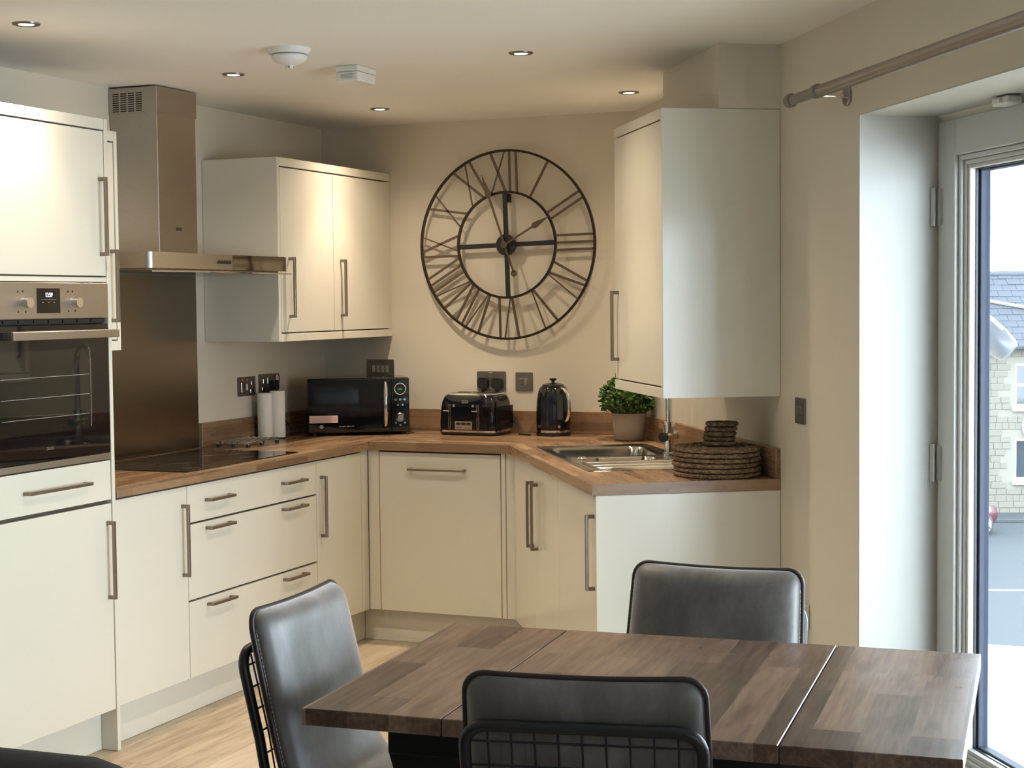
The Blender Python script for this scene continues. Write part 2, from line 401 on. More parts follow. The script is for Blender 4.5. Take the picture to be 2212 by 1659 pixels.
# blind fixing at the head of the reveal
bm = B(); box(bm, -.245, -.20, 2.97, 3.06, 2.045, 2.068, bev=.004); box(bm, -.20, -.192, 2.99, 3.03, 2.05, 2.062)
tag(Robj('blind_bracket', bm, M_plastic), 'small white plastic blind bracket at the head of the glazed door reveal', 'bracket')
# second window
glazed_leaf('window_1', P1+.01, P2-.01, PZ0+.01, OZ-.01, P1)
# light portals for the sky through the openings
for nm, sa, sb, za, zb in (('portal_door', O1, O2, 0, OZ), ('portal_window', P1, P2, PZ0, OZ)):
    L = bpy.data.lights.new(nm, 'AREA'); L.shape = 'RECTANGLE'; L.size = sb-sa; L.size_y = zb-za; L.cycles.is_portal = True
    o = bpy.data.objects.new(nm, L); C.objects.link(o)
    o.matrix_world = Matrix.Translation(RW((sa+sb)/2, -.36, (za+zb)/2)) @ Matrix.Rotation(ROT_R, 4, 'Z') @ Matrix((( 0, 0, -1, 0), (1, 0, 0, 0), (0, -1, 0, 0), (0, 0, 0, 1)))

# ------------------------------------------------------------------ handles / doors
def handle_v(parent, x, y, z0, z1, proj=.032, side=1, m=None):
    """vertical bar handle; proj out along +x"""
    bm = B(); t_ = .011
    box(bm, x+proj-t_, x+proj, y-t_/2, y+t_/2, z0, z1, bev=.0012)
    box(bm, x, x+proj-t_+.001, y-t_/2, y+t_/2, z1-.013, z1, bev=.0012); box(bm, x, x+proj-t_+.001, y-t_/2, y+t_/2, z0, z0+.013, bev=.0012)
    return obj('handle', bm, M_handle, parent)
def handle_h(parent, x, y0, y1, z, proj=.032):
    bm = B(); t_ = .011
    box(bm, x+proj-t_, x+proj, y0, y1, z-t_/2, z+t_/2, bev=.0012)
    box(bm, x, x+proj-t_+.001, y0, y0+.016, z-t_/2, z+t_/2, bev=.0012); box(bm, x, x+proj-t_+.001, y1-.016, y1, z-t_/2, z+t_/2, bev=.0012)
    return obj('handle', bm, M_handle, parent)
G = .0016
def front(parent, x, y0, y1, z0, z1, name='door'):
    return bx(name, M_cab, parent, x-.018, x, y0+G, y1-G, z0+G, z1-G, bev=.0016, seg=2)
ZD0, ZD1 = .147, .863

# ------------------------------------------------------------------ left run base units (local = world x,y)
FX = .547
def carcass(parent, x0, x1, y0, y1, z0, z1): return bx('carcass', M_cabin, parent, x0, x1, y0+.001, y1-.001, z0, z1, bev=0)
t1 = thing('base_cabinet', 'cream base cabinet with one door, between oven tower and the drawers', 'cabinet', (0, 0, 0))
carcass(t1, LX+.002, FX-.019, YT, -2.05, .15, WB-.002)
d = front(t1, FX, YT+.002, -2.05, ZD0, ZD1); handle_v(d, FX, -2.083, .533, .799)
t1 = thing('drawer_cabinet', 'wide cream base cabinet with three drawers below the hob', 'cabinet', (0, 0, 0))
carcass(t1, LX+.002, FX-.019, -2.05, -1.10, .15, WB-.002)
for z0, z1, zh in ((.147, .432, .405), (.436, .718, .692), (.722, .863, .798)):
    d = front(t1, FX, -2.05, -1.10, z0, z1, 'drawer')
    handle_h(d, FX, -1.935, -1.765, zh); handle_h(d, FX, -1.385, -1.215, zh)
t1 = thing('corner_cabinet', 'cream corner base cabinet with one door, right of the drawers', 'cabinet', (0, 0, 0))
carcass(t1, LX+.002, FX-.019, -1.10, -DB+.045, .15, WB-.002)
d = front(t1, FX, -1.10, -.70, ZD0, ZD1); handle_v(d, FX, -1.063, .535, .797)
bx('filler', M_cab, t1, FX-.018, FX, -.698, -DB+.02, ZD0, WB-.001)
# back run (local x = out of wall, y = along +x world)
FB = DB-.02
t1 = thing('dishwasher', 'integrated dishwasher behind a cream door with horizontal bar handle, under the clock', 'dishwasher', (0, 0, 0), ROT_B)
bx('tub', M_cabin, t1, .05, FB-.019, .606, 1.193, .15, WB-.003, bev=0)
d = front(t1, FB, .604, 1.195, ZD0, ZD1); handle_h(d, FB, .757, 1.030, .79)
bm = B(); box(bm, FB-.02, FB-.001, FX+.001, .602, ZD0, WB-.001, bev=.0015)
tag(obj('corner_post', bm, M_cab, None, None, (0, 0, 0), ROT_B), 'narrow cream filler post left of the dishwasher door', 'filler panel')
bm = B(); box(bm, FB-.02, FB, 1.197, 1.217, ZD0, WB-.001, bev=.0015)
qx = (FB-.0*sin(AR))
box(bm, FB-.022, FB-.003, 1.219, 1.266, ZD0, WB-.001, bev=.0015)
tag(obj('corner_post', bm, M_cab, None, None, (0, 0, 0), ROT_B), 'narrow cream filler post right of the dishwasher door', 'filler panel')
# right run
FR = DRW-.02
def Rthing(name, label, cat, group=None): return thing(name, label, cat, RW(0, 0), ROT_R, group)
t1 = Rthing('sink_cabinet', 'cream base cabinet with a pair of doors under the sink', 'cabinet')
bx('carcass', M_cabin, t1, .02, FR-.02, .42, 1.227, .15, .60, bev=0)
d = front(t1, FR, .39, .806, ZD0, ZD1); handle_v(d, FR, .766, .529, .799)
d = front(t1, FR, .806, 1.229, ZD0, ZD1); handle_v(d, FR, .852, .529, .799)
bx('filler', M_cab, t1, FR-.02, FR-.001, .345, .389, ZD0, WB-.001)
t1 = Rthing('base_cabinet', 'cream base cabinet with one door at the free end of the sink run', 'cabinet')
bx('carcass', M_cabin, t1, .02, FR-.02, 1.23, 1.843, .15, .70, bev=0)
d = front(t1, FR, 1.229, 1.845, ZD0, ZD1); handle_v(d, FR, 1.812, .538, .799)
bx('end_panel', M_cab, t1, .0015, .655, 1.846, 1.8635, 0.001, WB-.001, bev=.0015)
# plinths
bm = B(); box(bm, .44, .455+.04, YT+.002, -DB+.075, .001, .146, bev=.001)
tag(obj('plinth', bm, M_cab), 'cream plinth board below the drawer run', 'plinth')
bm = B(); box(bm, DB-.085, DB-.07, .497, 1.30, .001, .146, bev=.001); box(bm, DB-.069, DB-.066, .497, 1.30, .001, .012, bev=.0005)
tag(obj('plinth', bm, M_cab, None, None, (0, 0, 0), ROT_B), 'cream plinth board below the dishwasher door', 'plinth')
bm = B(); box(bm, DRW-.088, DRW-.07, .385, 1.845, .001, .146, bev=.001)
tag(Robj('plinth', bm, M_cab), 'cream plinth board below the sink doors', 'plinth')

# ------------------------------------------------------------------ worktop
wt = thing('worktop', 'wood-stave laminate worktop running along three walls', 'worktop')
bm = B(); box(bm, LX+.0005, DL, YT+.001, -DB, WB, WT, bev=.002, seg=2)
box(bm, LX+.0005, DL-.002, -DB-.003, -.0005, WB, WT)
obj('worktop_section', bm, M_wty, wt)
bm = B(); xq = RW(S0, DRW).x
prism(bm, [(DL-.003, -.0005), (DL-.0, -DB), (xq, -DB), (BX-.001, -.0005)], WB, WT)
obj('worktop_section', bm, M_wtx, wt)
K0, K1, E0, E1 = .475, 1.465, .10, .58       # sink cut-out s / d
bm = B()
prism(bm, [(.001, .0), (DRW, S0), (DRW, K0), (.001, K0)][::-1], WB, WT)
box(bm, .001, E0, K0, K1, WB, WT); box(bm, E1, DRW, K0, K1, WB, WT); box(bm, .001, DRW, K1, SE, WB, WT)
o = obj('worktop_section', bm, M_wty, wt, None, RW(0, 0), ROT_R)
bm = B(); box(bm, .001, DRW, SE, SE+.0012, WB, WT); obj('edging', bm, M_wtx, wt, None, RW(0, 0), ROT_R)
bm = B(); box(bm, LX+.0005, LX+.018, -1.12, -.0005, WT, 1.012, bev=.002); tag(obj('worktop_upstand', bm, M_wty), 'wood-stave upstand along the left wall behind the paper rolls', 'upstand')
bm = B(); box(bm, LX+.018, BX-.005, -.018, -.0005, WT, 1.012, bev=.002); tag(obj('worktop_upstand', bm, M_wtx), 'wood-stave upstand along the back wall behind toaster and kettle', 'upstand')
bm = B(); box(bm, .0005, .018, .006, SE-.001, WT, 1.012, bev=.002); tag(obj('worktop_upstand', bm, M_wty, None, None, RW(0, 0), ROT_R), 'wood-stave upstand along the sink wall behind the tap', 'upstand')

# ------------------------------------------------------------------ hob, splashback, hood
hb = thing('hob', 'flat black glass hob set in the worktop', 'hob', (0, 0, WT))
bm = B(); prism(bm, rrect(.062, .535, -2.03, -1.225, .006), .0005, .005); obj('glass_top', bm, M_glassb, hb)
for x, y, r in ((.18, -1.86, .08), (.40, -1.84, .10), (.18, -1.42, .10), (.40, -1.42, .08)):
    bm = B(); tube(bm, [(x+r*cos(a*pi/24), y+r*sin(a*pi/24), .0051) for a in range(48)], .0004, 4, True); obj('cooking_zone', bm, M_blackm, hb)
bm = B(); prism(bm, rrect(.058, .539, -2.034, -1.221, .007), 0, .0015); obj('steel_trim', bm, M_steel, hb)
sp = bx('splashback', M_splash, None, LX+.0008, LX+.008, -2.16, -1.13, WT+.001, 1.648, bev=.001)
tag(sp, 'brushed steel splashback panel behind the hob', 'splashback')
hd = thing('cooker_hood', 'brushed steel chimney cooker hood with glass visor above the hob', 'cooker hood')
cx1 = .205; cy0, cy1 = -1.70, -1.435
bx('chimney', M_steel, hd, LX+.001, cx1, cy0, cy1, 1.722, 2.285, bev=.002)
ch2 = bx('chimney_sleeve', M_steel, hd, LX+.001, cx1+.004, cy0-.004, cy1+.004, 2.279, ZC-.006, bev=.002)
bm = B(); box(bm, -.017, -.0004, 0, .033, -.0021, .0021); s0 = None
for i in range(4):
    for j in range(9):
        loc = (.002+i*.0365, cy0-.0046, 2.288+.0085*j)
        if s0 is None:
            bm2 = B(); box(bm2, 0, .028, -.0004, .001, 0, .0042); s0 = obj('vent_slot', bm2, M_dark, ch2); s0.location = loc
        else: share('vent_slot', s0, ch2, loc)
bm.free()
bx('badge', M_dark, hd, cx1, cx1+.0012, -1.585, -1.548, 1.822, 1.834, bev=.0003)
HX = .402; hy0, hy1 = -2.044, -1.074
bm = B(); prism(bm, [(LX+.001, hy0), (LX+.001, hy1), (HX, hy1)] + [(HX-.035+.035*sin(a*pi/12), hy0+.035-.035*cos(a*pi/12)) for a in range(6, -1, -1)], 1.664, 1.724)
obj('canopy', bm, M_steel, hd, 30)
bx('canopy_panel', mat('mirror_steel', col=(.42, .38, .33), rough=.05, metal=1), hd, HX, HX+.0016, -1.487, hy1-.0005, 1.664, 1.7235, bev=.0004)
gp = [(LX+.002, hy0-.012), (LX+.002, hy1+.010)] + [(HX+.02+.055*sin(pi*k/20), hy1+.010+(hy0-hy1-.022)*k/20) for k in range(21)]
bm = B(); prism(bm, gp, 1.649, 1.655); obj('glass_visor', bm, M_pane, hd)
bm = B(); prism(bm, [(LX+.01, hy0+.02), (LX+.01, hy1-.02), (HX-.03, hy1-.02), (HX-.03, hy0+.02)], 1.6555, 1.6635); obj('filter_panel', bm, M_handle, hd)
bm = B(); tube(bm, [(p[0], p[1], 1.652) for p in gp[2:]], .0034, 6); obj('visor_edge', bm, M_chrome, hd)
b0 = None
for k in range(5):
    loc = (HX, -1.588+.02*k, 1.6945)
    if b0 is None:
        bm = B(); cyl(bm, (0, 0, 0), (.004, 0, 0), .0075, 14); b0 = obj('button', bm, M_blackm, hd); b0.location = loc
    else: share('button', b0, hd, loc)

# ------------------------------------------------------------------ wall cabinets
t1 = thing('wall_cabinet', 'cream two-door wall cabinet in the corner right of the cooker hood', 'cabinet')
u = UL; ud = u['d']
bx('carcass', M_cabin, t1, LX+.001, ud-.021, u['y']+.02, -.002, u['z0']+.036, u['z1']-.036, bev=0)
bx('end_panel', M_cab, t1, LX+.001, ud, u['y'], u['y']+.019, u['z0'], u['z1'], bev=.0015)
bx('cornice', M_cab, t1, ud-.04, ud, u['y']+.0195, -.001, u['z1']-.037, u['z1'], bev=.0015)
bx('pelmet', M_cab, t1, ud-.04, ud+.002, u['y']+.0195, -.001, u['z0'], u['z0']+.034, bev=.0015)
d = front(t1, ud-.001, -1.037, -.573, 1.402, 2.111); handle_v(d, ud-.001, -.998+.03, 1.466, 1.727)
d = front(t1, ud-.001, -.573, -.035, 1.402, 2.111); handle_v(d, ud-.001, -.51, 1.466, 1.727)
bx('filler', M_cab, t1, ud-.022, ud-.003, -.033, -.001, 1.40, 2.113)
t1 = thing('wall_cabinet', 'narrow cream wall cabinet mostly hidden behind the oven tower', 'cabinet')
bx('carcass', M_cabin, t1, LX+.001, ud-.021, YT+.001, -2.185, u['z0']+.036, u['z1']-.036, bev=0)
bx('end_panel', M_cab, t1, LX+.001, ud, -2.184, -2.165, u['z0'], u['z1'], bev=.0015)
bx('cornice', M_cab, t1, ud-.04, ud, YT+.001, -2.1845, u['z1']-.037, u['z1'], bev=.0015)
bx('pelmet', M_cab, t1, ud-.04, ud, YT+.001, -2.1845, u['z0'], u['z0']+.034, bev=.0015)
d = front(t1, ud-.001, YT+.001, -2.187, 1.402, 2.111); handle_v(d, ud-.001, -2.213, 1.466, 1.727)
t1 = Rthing('wall_cabinet', 'tall glossy cream wall cabinet above the sink with a plain end panel', 'cabinet')
u = UR; ud = u['d']
bx('carcass', M_cabin, t1, .001, ud-.021, u['s0']+.002, 1.843, u['z0']+.04, u['z1']-.038, bev=0)
bx('end_panel', M_cab, t1, .001, ud, 1.8455, 1.8645, u['z0'], u['z1'], bev=.0015)
bx('side_panel', M_cab, t1, .001, ud-.02, u['s0'], u['s0']+.0015, u['z0']+.036, u['z1'], bev=0)
bx('cornice', M_cab, t1, ud-.04, ud, u['s0'], 1.845, u['z1']-.036, u['z1'], bev=.0015)
bx('pelmet', M_cab, t1, ud-.04, ud, u['s0'], 1.845, u['z0'], u['z0']+.036, bev=.0015)
d = front(t1, ud-.001, u['s0']+.004, 1.844, 1.231, 2.131); handle_v(d, ud-.001, 1.27, 1.30, 1.562)

# ------------------------------------------------------------------ oven tower
TX = .556; TY0 = -3.105; TY1 = YT-.019
tw = thing('oven_tower', 'tall cream oven housing cabinet with doors above and below the oven', 'cabinet')
bx('end_panel', M_cab, tw, LX+.001, TX+.003, YT-.018, YT, .001, 2.152, bev=.0015)
bx('end_panel', M_cab, tw, LX+.001, TX+.003, TY0-.018, TY0, .001, 2.152, bev=.0015)
bx('carcass', M_cabin, tw, LX+.001, TX-.02, TY0+.001, TY1, .15, 1.004, bev=0)
bx('carcass', M_cabin, tw, LX+.001, TX-.02, TY0+.001, TY1, 1.606, 2.113, bev=0)
bx('cornice', M_cab, tw, TX-.045, TX+.002, TY0, TY1+.0005, 2.115, 2.152, bev=.0015)
bx('shelf_edge', M_cab, tw, TX-.03, TX-.001, TY0, TY1, 1.605, 1.621, bev=.001)
bx('plinth', M_cab, tw, TX-.08, TX-.064, TY0, TY1, .001, .146, bev=.001)
d = front(tw, TX, TY0, TY1, 1.624, 2.112); handle_v(d, TX, TY1-.028, 1.692, 1.955)
d = front(tw, TX, TY0, TY1, .867, 1.004, 'drawer'); handle_h(d, TX, -2.955, -2.643, .938)
d = front(tw, TX, TY0, TY1, ZD0, .857); handle_v(d, TX, TY1-.026, .532, .798)
ov = thing('oven', 'built-in steel and black glass oven showing the time in white digits', 'oven', (TX, 0, 0))
bx('oven_body', M_dark, ov, -.52, -.018, TY0+.006, TY1-.004, 1.006, 1.603, bev=0)
cp = bx('control_panel', M_oven, ov, -.017, .006, TY0+.002, TY1-.001, 1.485, 1.602, bev=.002)
dsp = bx('display', M_glassb, cp, .006, .0068, -2.874, -2.760, 1.504, 1.583, bev=.0003)
text_part('clock_digits', '13:59', .0205, M_led, dsp, (.0072, -2.816, 1.561), OUT_X, xs=.78)
bx('display_line', M_label, dsp, .0068, .0071, -2.853, -2.78, 1.5465, 1.5472, bev=0)
for k in (-1, 0, 1): bx('touch_key', M_label, dsp, .0068, .0071, -2.817+k*.027-.004, -2.817+k*.027+.004, 1.537, 1.539, bev=0)
for y in (-2.940, -2.697):
    bm = B(); cyl(bm, (.006, y, 1.537), (.010, y, 1.537), .019, 28); cyl(bm, (.010, y, 1.537), (.036, y, 1.537), .0175, 32, .0165)
    obj('knob', bm, M_badge, cp, 40)
    for dy, dz in ((-.022, .035), (0, .036), (-.022, -.028), (.012, -.028)): bx('knob_mark', M_dark, cp, .006, .0064, y+dy-.003, y+dy+.003, 1.537+dz-.003, 1.537+dz+.003, bev=0)
for k in range(8): bx('vent_slot', M_dark, ov, -.010, -.003, TY0+.01+k*.072, TY0+.076+k*.072, 1.472, 1.4815, bev=0)
bx('vent_strip', M_blackm, ov, -.017, -.0105, TY0+.004, TY1-.003, 1.468, 1.484, bev=0)
dr = bx('oven_door', M_glassb, ov, -.015, .004, TY0+.004, TY1-.003, 1.030, 1.466, bev=.002)
bm = B(); box(bm, .0041, .0045, -3.06, -2.60, 1.12, 1.385); g = obj('door_window', bm, mat('oven_window', col=(.011, .012, .009), rough=.02, spec=.9), dr)
for z in (1.17, 1.235, 1.30):
    bm = B(); tube(bm, [(.0047, -3.05, z), (.0047, -2.62, z)], .0008, 5); obj('shelf_rail', bm, M_label, dr)
bm = B(); tube(bm, [(.0047, -2.612, 1.128), (.0047, -2.612, 1.378)], .0008, 5); obj('shelf_rail', bm, M_label, dr)
bm = B(); box(bm, .036, .048, TY0+.07, TY1+.002, 1.420, 1.447, bev=.002); box(bm, .004, .037, TY0+.072, TY0+.10, 1.424, 1.443); box(bm, .004, .037, TY1-.03, TY1-.003, 1.424, 1.443); obj('oven_handle', bm, M_oven, dr)
text_part('oven_logo', 'ZANUSSI', .014, M_badge, dr, (.0046, -2.826, 1.070), OUT_X, xs=.62)
bx('lower_trim', M_oven, ov, -.015, .004, TY0+.004, TY1-.003, 1.008, 1.029, bev=.001)

# ------------------------------------------------------------------ sink and tap
snk = Rthing('sink', 'stainless steel inset sink with main bowl, half bowl and drainer', 'sink')
def rr_sdf(x, y, x0, x1, y0, y1, r):
    cx, cy = (x0+x1)/2, (y0+y1)/2; qx, qy = abs(x-cx)-(x1-x0)/2+r, abs(y-cy)-(y1-y0)/2+r
    return sqrt(max(qx, 0)**2+max(qy, 0)**2)+min(max(qx, qy), 0)-r
def sst(a, b, x): t_ = max(0, min(1, (x-a)/(b-a))); return t_*t_*(3-2*t_)
def sink_h(d_, s_):
    z = WT+.0035
    e = -rr_sdf(d_, s_, .088, .588, .463, 1.475, .03)
    z -= .0035*(1-sst(0, .006, e)); z -= .006*sst(.018, .026, e)
    b = -rr_sdf(d_, s_, .125, .535, .50, .91, .06); z = z - .155*sst(0, .024, b)
    b = -rr_sdf(d_, s_, .20, .47, .955, 1.105, .05); z = z - .085*sst(0, .02, b)
    if 1.14 < s_ < 1.45 and .13 < d_ < .55:
        z += .0065*max(0, sin((s_-1.14)/.0385*2*pi))*sst(.13, .16, d_)*(1-sst(.52, .55, d_))
    return z
bm = B(); nd, ns = 84, 168; gv = []
for i in range(nd+1):
    row = []
    for j in range(ns+1):
        d_ = .088+.5*i/nd; s_ = .463+1.012*j/ns
        row.append(bm.verts.new((d_, s_, sink_h(d_, s_))))
    gv.append(row)
for i in range(nd):
    for j in range(ns): bm.faces.new((gv[i][j], gv[i+1][j], gv[i+1][j+1], gv[i][j+1]))
obj('basin', bm, M_sink, snk, 60)
bm = B(); lathe(bm, [(0, .004), (.03, .004), (.036, .001), (.038, 0)], 24, (.33, .705, WT-.157)); obj('waste', bm, M_chrome, snk, 40)
bm = B(); lathe(bm, [(0, .008), (.014, .008), (.018, .004), (.02, 0)], 20, (.50, 1.00, WT-.001)); obj('waste_control', bm, M_chrome, snk, 40)
tp = Rthing('mixer_tap', 'tall chrome swan-neck mixer tap with side levers behind the sink', 'tap')
tx, ts = .118, .905
bm = B(); lathe(bm, [(.027, 0), (.027, .006), (.020, .010), (.0185, .05), (.0185, .12), (.0, .12)], 24, (tx, ts, WT-.002)); obj('body', bm, M_chrome, tp, 40)
bm = B(); lathe(bm, [(.0235, 0), (.0235, .012), (.0, .014)], 24, (tx, ts, WT+.118)); obj('collar', bm, M_chrome, tp, 40)
bm = B(); pts = [(tx, ts, WT+.11), (tx, ts, WT+.34)] + [(tx+.10-.10*cos(a*pi/14), ts, WT+.34+.10*sin(a*pi/14)) for a in range(1, 13)]
tube(bm, pts, .0125, 14); obj('spout', bm, M_chrome, tp, 60)
ax = Vector((.62, .78, 0)).normalized()
bm = B(); c0 = Vector((tx, ts, WT+.072)); cyl(bm, c0-ax*.05, c0+ax*.05, .0175, 22); lv = obj('lever_valve', bm, M_chrome, tp, 40)
for k in (-1, 1):
    bm = B(); cyl(bm, c0+ax*.051*k, c0+ax*.066*k, .019, 22); obj('lever_knob', bm, M_chrome if k < 0 else M_blackm, tp, 40)
    bm = B(); p0 = c0+ax*.058*k; cyl(bm, p0+Vector((0, 0, .015)), p0+Vector((0, 0, .048)), .003, 10); obj('lever', bm, M_chrome, tp, 40)

# ------------------------------------------------------------------ clock
ck = thing('wall_clock', 'large round black metal skeleton clock with Roman numerals on the back wall', 'clock', (.984, -.04, 1.793))
# local: x right, z up, y = depth ; wall at +y
def strip(bm, p0, p1, w_, y0=-.003, y1=.003):
    p0, p1 = Vector((p0[0], 0, p0[1])), Vector((p1[0], 0, p1[1])); d_ = (p1-p0).normalized(); n_ = Vector((d_.z, 0, -d_.x))*w_/2
    vs = [bm.verts.new(p+s_*n_+Vector((0, y, 0))) for y in (y0, y1) for p, s_ in ((p0, 1), (p0, -1), (p1, -1), (p1, 1))]
    for f in ((0,1,2,3),(7,6,5,4),(0,4,5,1),(1,5,6,2),(2,6,7,3),(3,7,4,0)): bm.faces.new([vs[i] for i in f])
def ringm(bm, r, w_, y0, y1, seg=96):
    for k in range(seg):
        pass
    A = [[bm.verts.new((rr*sin(2*pi*k/seg), y, rr*cos(2*pi*k/seg))) for k in range(seg)] for rr, y in ((r-w_/2, y0), (r+w_/2, y0), (r+w_/2, y1), (r-w_/2, y1))]
    for q in range(4):
        a, b = A[q], A[(q+1) % 4]
        for k in range(seg): bm.faces.new((a[k], a[(k+1) % seg], b[(k+1) % seg], b[k]))
RO, RI = .441, .2475
bm = B(); ringm(bm, RO, .011, -.006, .006); obj('outer_ring', bm, M_bronze, ck, 40)
bm = B(); ringm(bm, RI, .011, -.006, .006); obj('inner_ring', bm, M_bronze, ck, 40)
for k in range(4):
    a = k*pi/2 - radians(1.5); bm = B(); strip(bm, (.04*sin(a), .04*cos(a)), ((RI-.004)*sin(a), (RI-.004)*cos(a)), .022); obj('spoke', bm, M_ironb, ck)
bm = B(); tube(bm, [(0, .005, 0), (0, -.012, 0)], .049, 32); obj('hub', bm, M_ironb, ck, 40)
NUM = ['XII', 'I', 'II', 'III', 'IV', 'V', 'VI', 'VII', 'VIII', 'IX', 'X', 'XI']
WIDE = {'I': .034, 'V': .085, 'X': .085}
for h, sname in enumerate(NUM):
    th = 2*pi*h/12 - radians(1.0); tot = sum(WIDE[c] for c in sname); a0 = -tot/2; bm = B()
    def P(t_, r_, th=th): return (r_*sin(th)+t_*cos(th), r_*cos(th)-t_*sin(th))
    def ro(t_): return sqrt((RO-.003)**2-t_*t_)
    def ri(t_): return sqrt((RI+.003)**2-t_*t_)
    def st(tin, tout, w_): strip(bm, P(tin, ri(tin)), P(tout, ro(tout)), w_)
    for c in sname:
        mid = a0+WIDE[c]/2; ww = .036
        if c == 'I': st(mid, mid, .011)
        elif c == 'V': st(mid-.004, mid-ww, .0115); st(mid+.004, mid+ww, .006)
        else: st(mid+ww, mid-ww, .0115); st(mid-ww, mid+ww, .006)
        a0 += WIDE[c]
    obj('numeral', bm, M_brz2, ck)
def hand(name, ang, length, tail, w_, spade):
    bm = B(); d_ = (sin(ang), cos(ang)); n_ = (cos(ang), -sin(ang))
    def pt(l, t_): return (d_[0]*l+n_[0]*t_, d_[1]*l+n_[1]*t_)
    poly = [pt(-tail, -.004), pt(length*spade, -w_/2), pt(length*spade+.015, -w_*1.5), pt(length*spade+.04, -w_*1.1), pt(length, 0), pt(length*spade+.04, w_*1.1), pt(length*spade+.015, w_*1.5), pt(length*spade, w_/2), pt(-tail, .004)]
    a = [bm.verts.new((x, -.026, z)) for x, z in poly]; b = [bm.verts.new((x, -.022, z)) for x, z in poly]
    bm.faces.new(a); bm.faces.new(b[::-1])
    for i in range(len(poly)): bm.faces.new((a[i], a[(i+1) % len(poly)], b[(i+1) % len(poly)], b[i]))
    if tail > .05:
        cx_, cz_ = pt(-tail-.008, 0); tube(bm, [(cx_, -.026, cz_), (cx_, -.022, cz_)], .0155, 16)
    return obj(name, bm, M_brz2, ck)
hand('hour_hand', radians(60.5), .255, .0, .010, .62)
hand('minute_hand', radians(-19.0), .35, .135, .010, .66)
bm = B(); tube(bm, [(0, -.012, 0), (0, -.032, 0)], .016, 20); obj('hand_boss', bm, M_brz2, ck, 40)
bm = B(); box(bm, -.01, .01, .006, .04, .20, .24); obj('wall_fixing', bm, M_ironb, ck)

# ------------------------------------------------------------------ sockets and switches
def plate(name, label, cat, loc, rotz, w_, h_):
    t_ = thing(name, label, cat, loc, rotz); bm = B()
    b2 = B(); prism(b2, rrect(-w_/2, w_/2, -h_/2, h_/2, .005), .0005, .006)
    merge(bm, b2, Matrix(((0, 0, 1, 0), (1, 0, 0, 0), (0, 1, 0, 0), (0, 0, 0, 1)))); b2.free()
    obj('face_plate', bm, M_plate, t_); return t_
def rocker(t_, y, z, w_=.012, h_=.024, m_=None): return bx('rocker', m_ or M_rocker, t_, .006, .010, y-w_/2, y+w_/2, z-h_/2, z+h_/2, bev=.001)
def pins(t_, y, z):
    bx('pin_hole', M_dark, t_, .006, .0064, y-.003, y+.003, z+.004, z+.012, bev=0)
    for k in (-1, 1): bx('pin_hole', M_dark, t_, .006, .0064, y+k*.011-.004, y+k*.011+.004, z-.010, z-.006, bev=0)
t1 = plate('cooker_switch', 'dark metal cooker switch plate with red neons and a socket, left of the paper rolls', 'switch', (LX, -.735, 1.153), 0, .147, .087)
rocker(t1, -.036, -.003, .028, .044); rocker(t1, .002, -.003, .016, .03); rocker(t1, .04, -.022, .03, .016); bx('pin_cover', M_rocker, t1, .006, .0085, .036, .046, .004, .022, bev=.001)
for y in (-.036, .0): bx('neon', M_neon, t1, .006, .0085, y-.006, y+.006, .027, .033, bev=.001)
t1 = plate('wall_socket', 'dark metal double socket on the left wall with a black plug', 'socket', (LX, -.555, 1.158), 0, .147, .087)
rocker(t1, -.035, -.024, .036, .018); bx('pin_cover', M_rocker, t1, .006, .0085, -.042, -.032, .0, .022, bev=.001); rocker(t1, .004, .012, .018, .03)
def plug(name, label, loc, rotz):
    t_ = thing(name, label, 'plug', loc, rotz); bm = B()
    b2 = B(); prism(b2, rrect(-.026, .026, -.024, .026, .014, 6), 0, .022)
    merge(bm, b2, Matrix(((0, 0, 1, .0065), (1, 0, 0, 0), (0, 1, 0, 0), (0, 0, 0, 1)))); b2.free()
    obj('plug_body', bm, M_blackm, t_, 40)
    bm = B(); tube(bm, [(.018, 0, -.018), (.020, 0, -.034), (.020, 0, -.052)], .007, 10, rs=[.011, .009, .005]); obj('cable_boot', bm, M_blackm, t_, 50)
    return t_
pl0 = plug('plug', 'black plug in the left wall socket behind the paper rolls', (LX, -.515, 1.145), 0)
bm = B(); tube(bm, [(.020, 0, -.05), (.024, .01, -.09), (.022, .04, -.13), (.03, .075, -.17), (.05, .10, -.215)], .0033, 8); obj('cable', bm, M_blackm, pl0, 60)
t1 = plate('grid_switch', 'dark metal plate with four silver rocker switches above the microwave', 'switch', (.292, 0, 1.206), ROT_B, .147, .088)
for k in range(4): rocker(t1, -.036+.0245*k, -.002, .0165, .036)
t1 = plate('wall_socket', 'dark metal double socket above the toaster with two black plugs', 'socket', (.884, 0, 1.15), ROT_B, .147, .092)
bx('rocker', M_rocker, t1, .006, .0085, -.014, .014, .012, .042, bev=.001); bx('rocker', M_plate, t1, .0085, .011, -.011, .011, .015, .039, bev=.001)
plug('plug', 'left black plug in the socket above the toaster', (.846, 0, 1.140), ROT_B)
plug('plug', 'right black plug in the socket above the toaster', (.918, 0, 1.138), ROT_B)
t1 = plate('fused_switch', 'square dark metal fused switch on the back wall beside the kettle', 'switch', (1.052, 0, 1.148), ROT_B, .086, .088)
for y, mm in ((-.013, M_plate), (.010, M_rocker)):
    bx('rocker_frame', M_rocker, t1, .006, .0075, y-.0095, y+.0095, -.014, .016, bev=.001); bx('rocker', mm, t1, .0075, .010, y-.0075, y+.0075, -.012, .014, bev=.001)
q = RW(2.058, 0, 1.154)
t1 = plate('fused_switch', 'square dark metal switch on the wall beside the glazed door', 'switch', q, ROT_R, .088, .086)
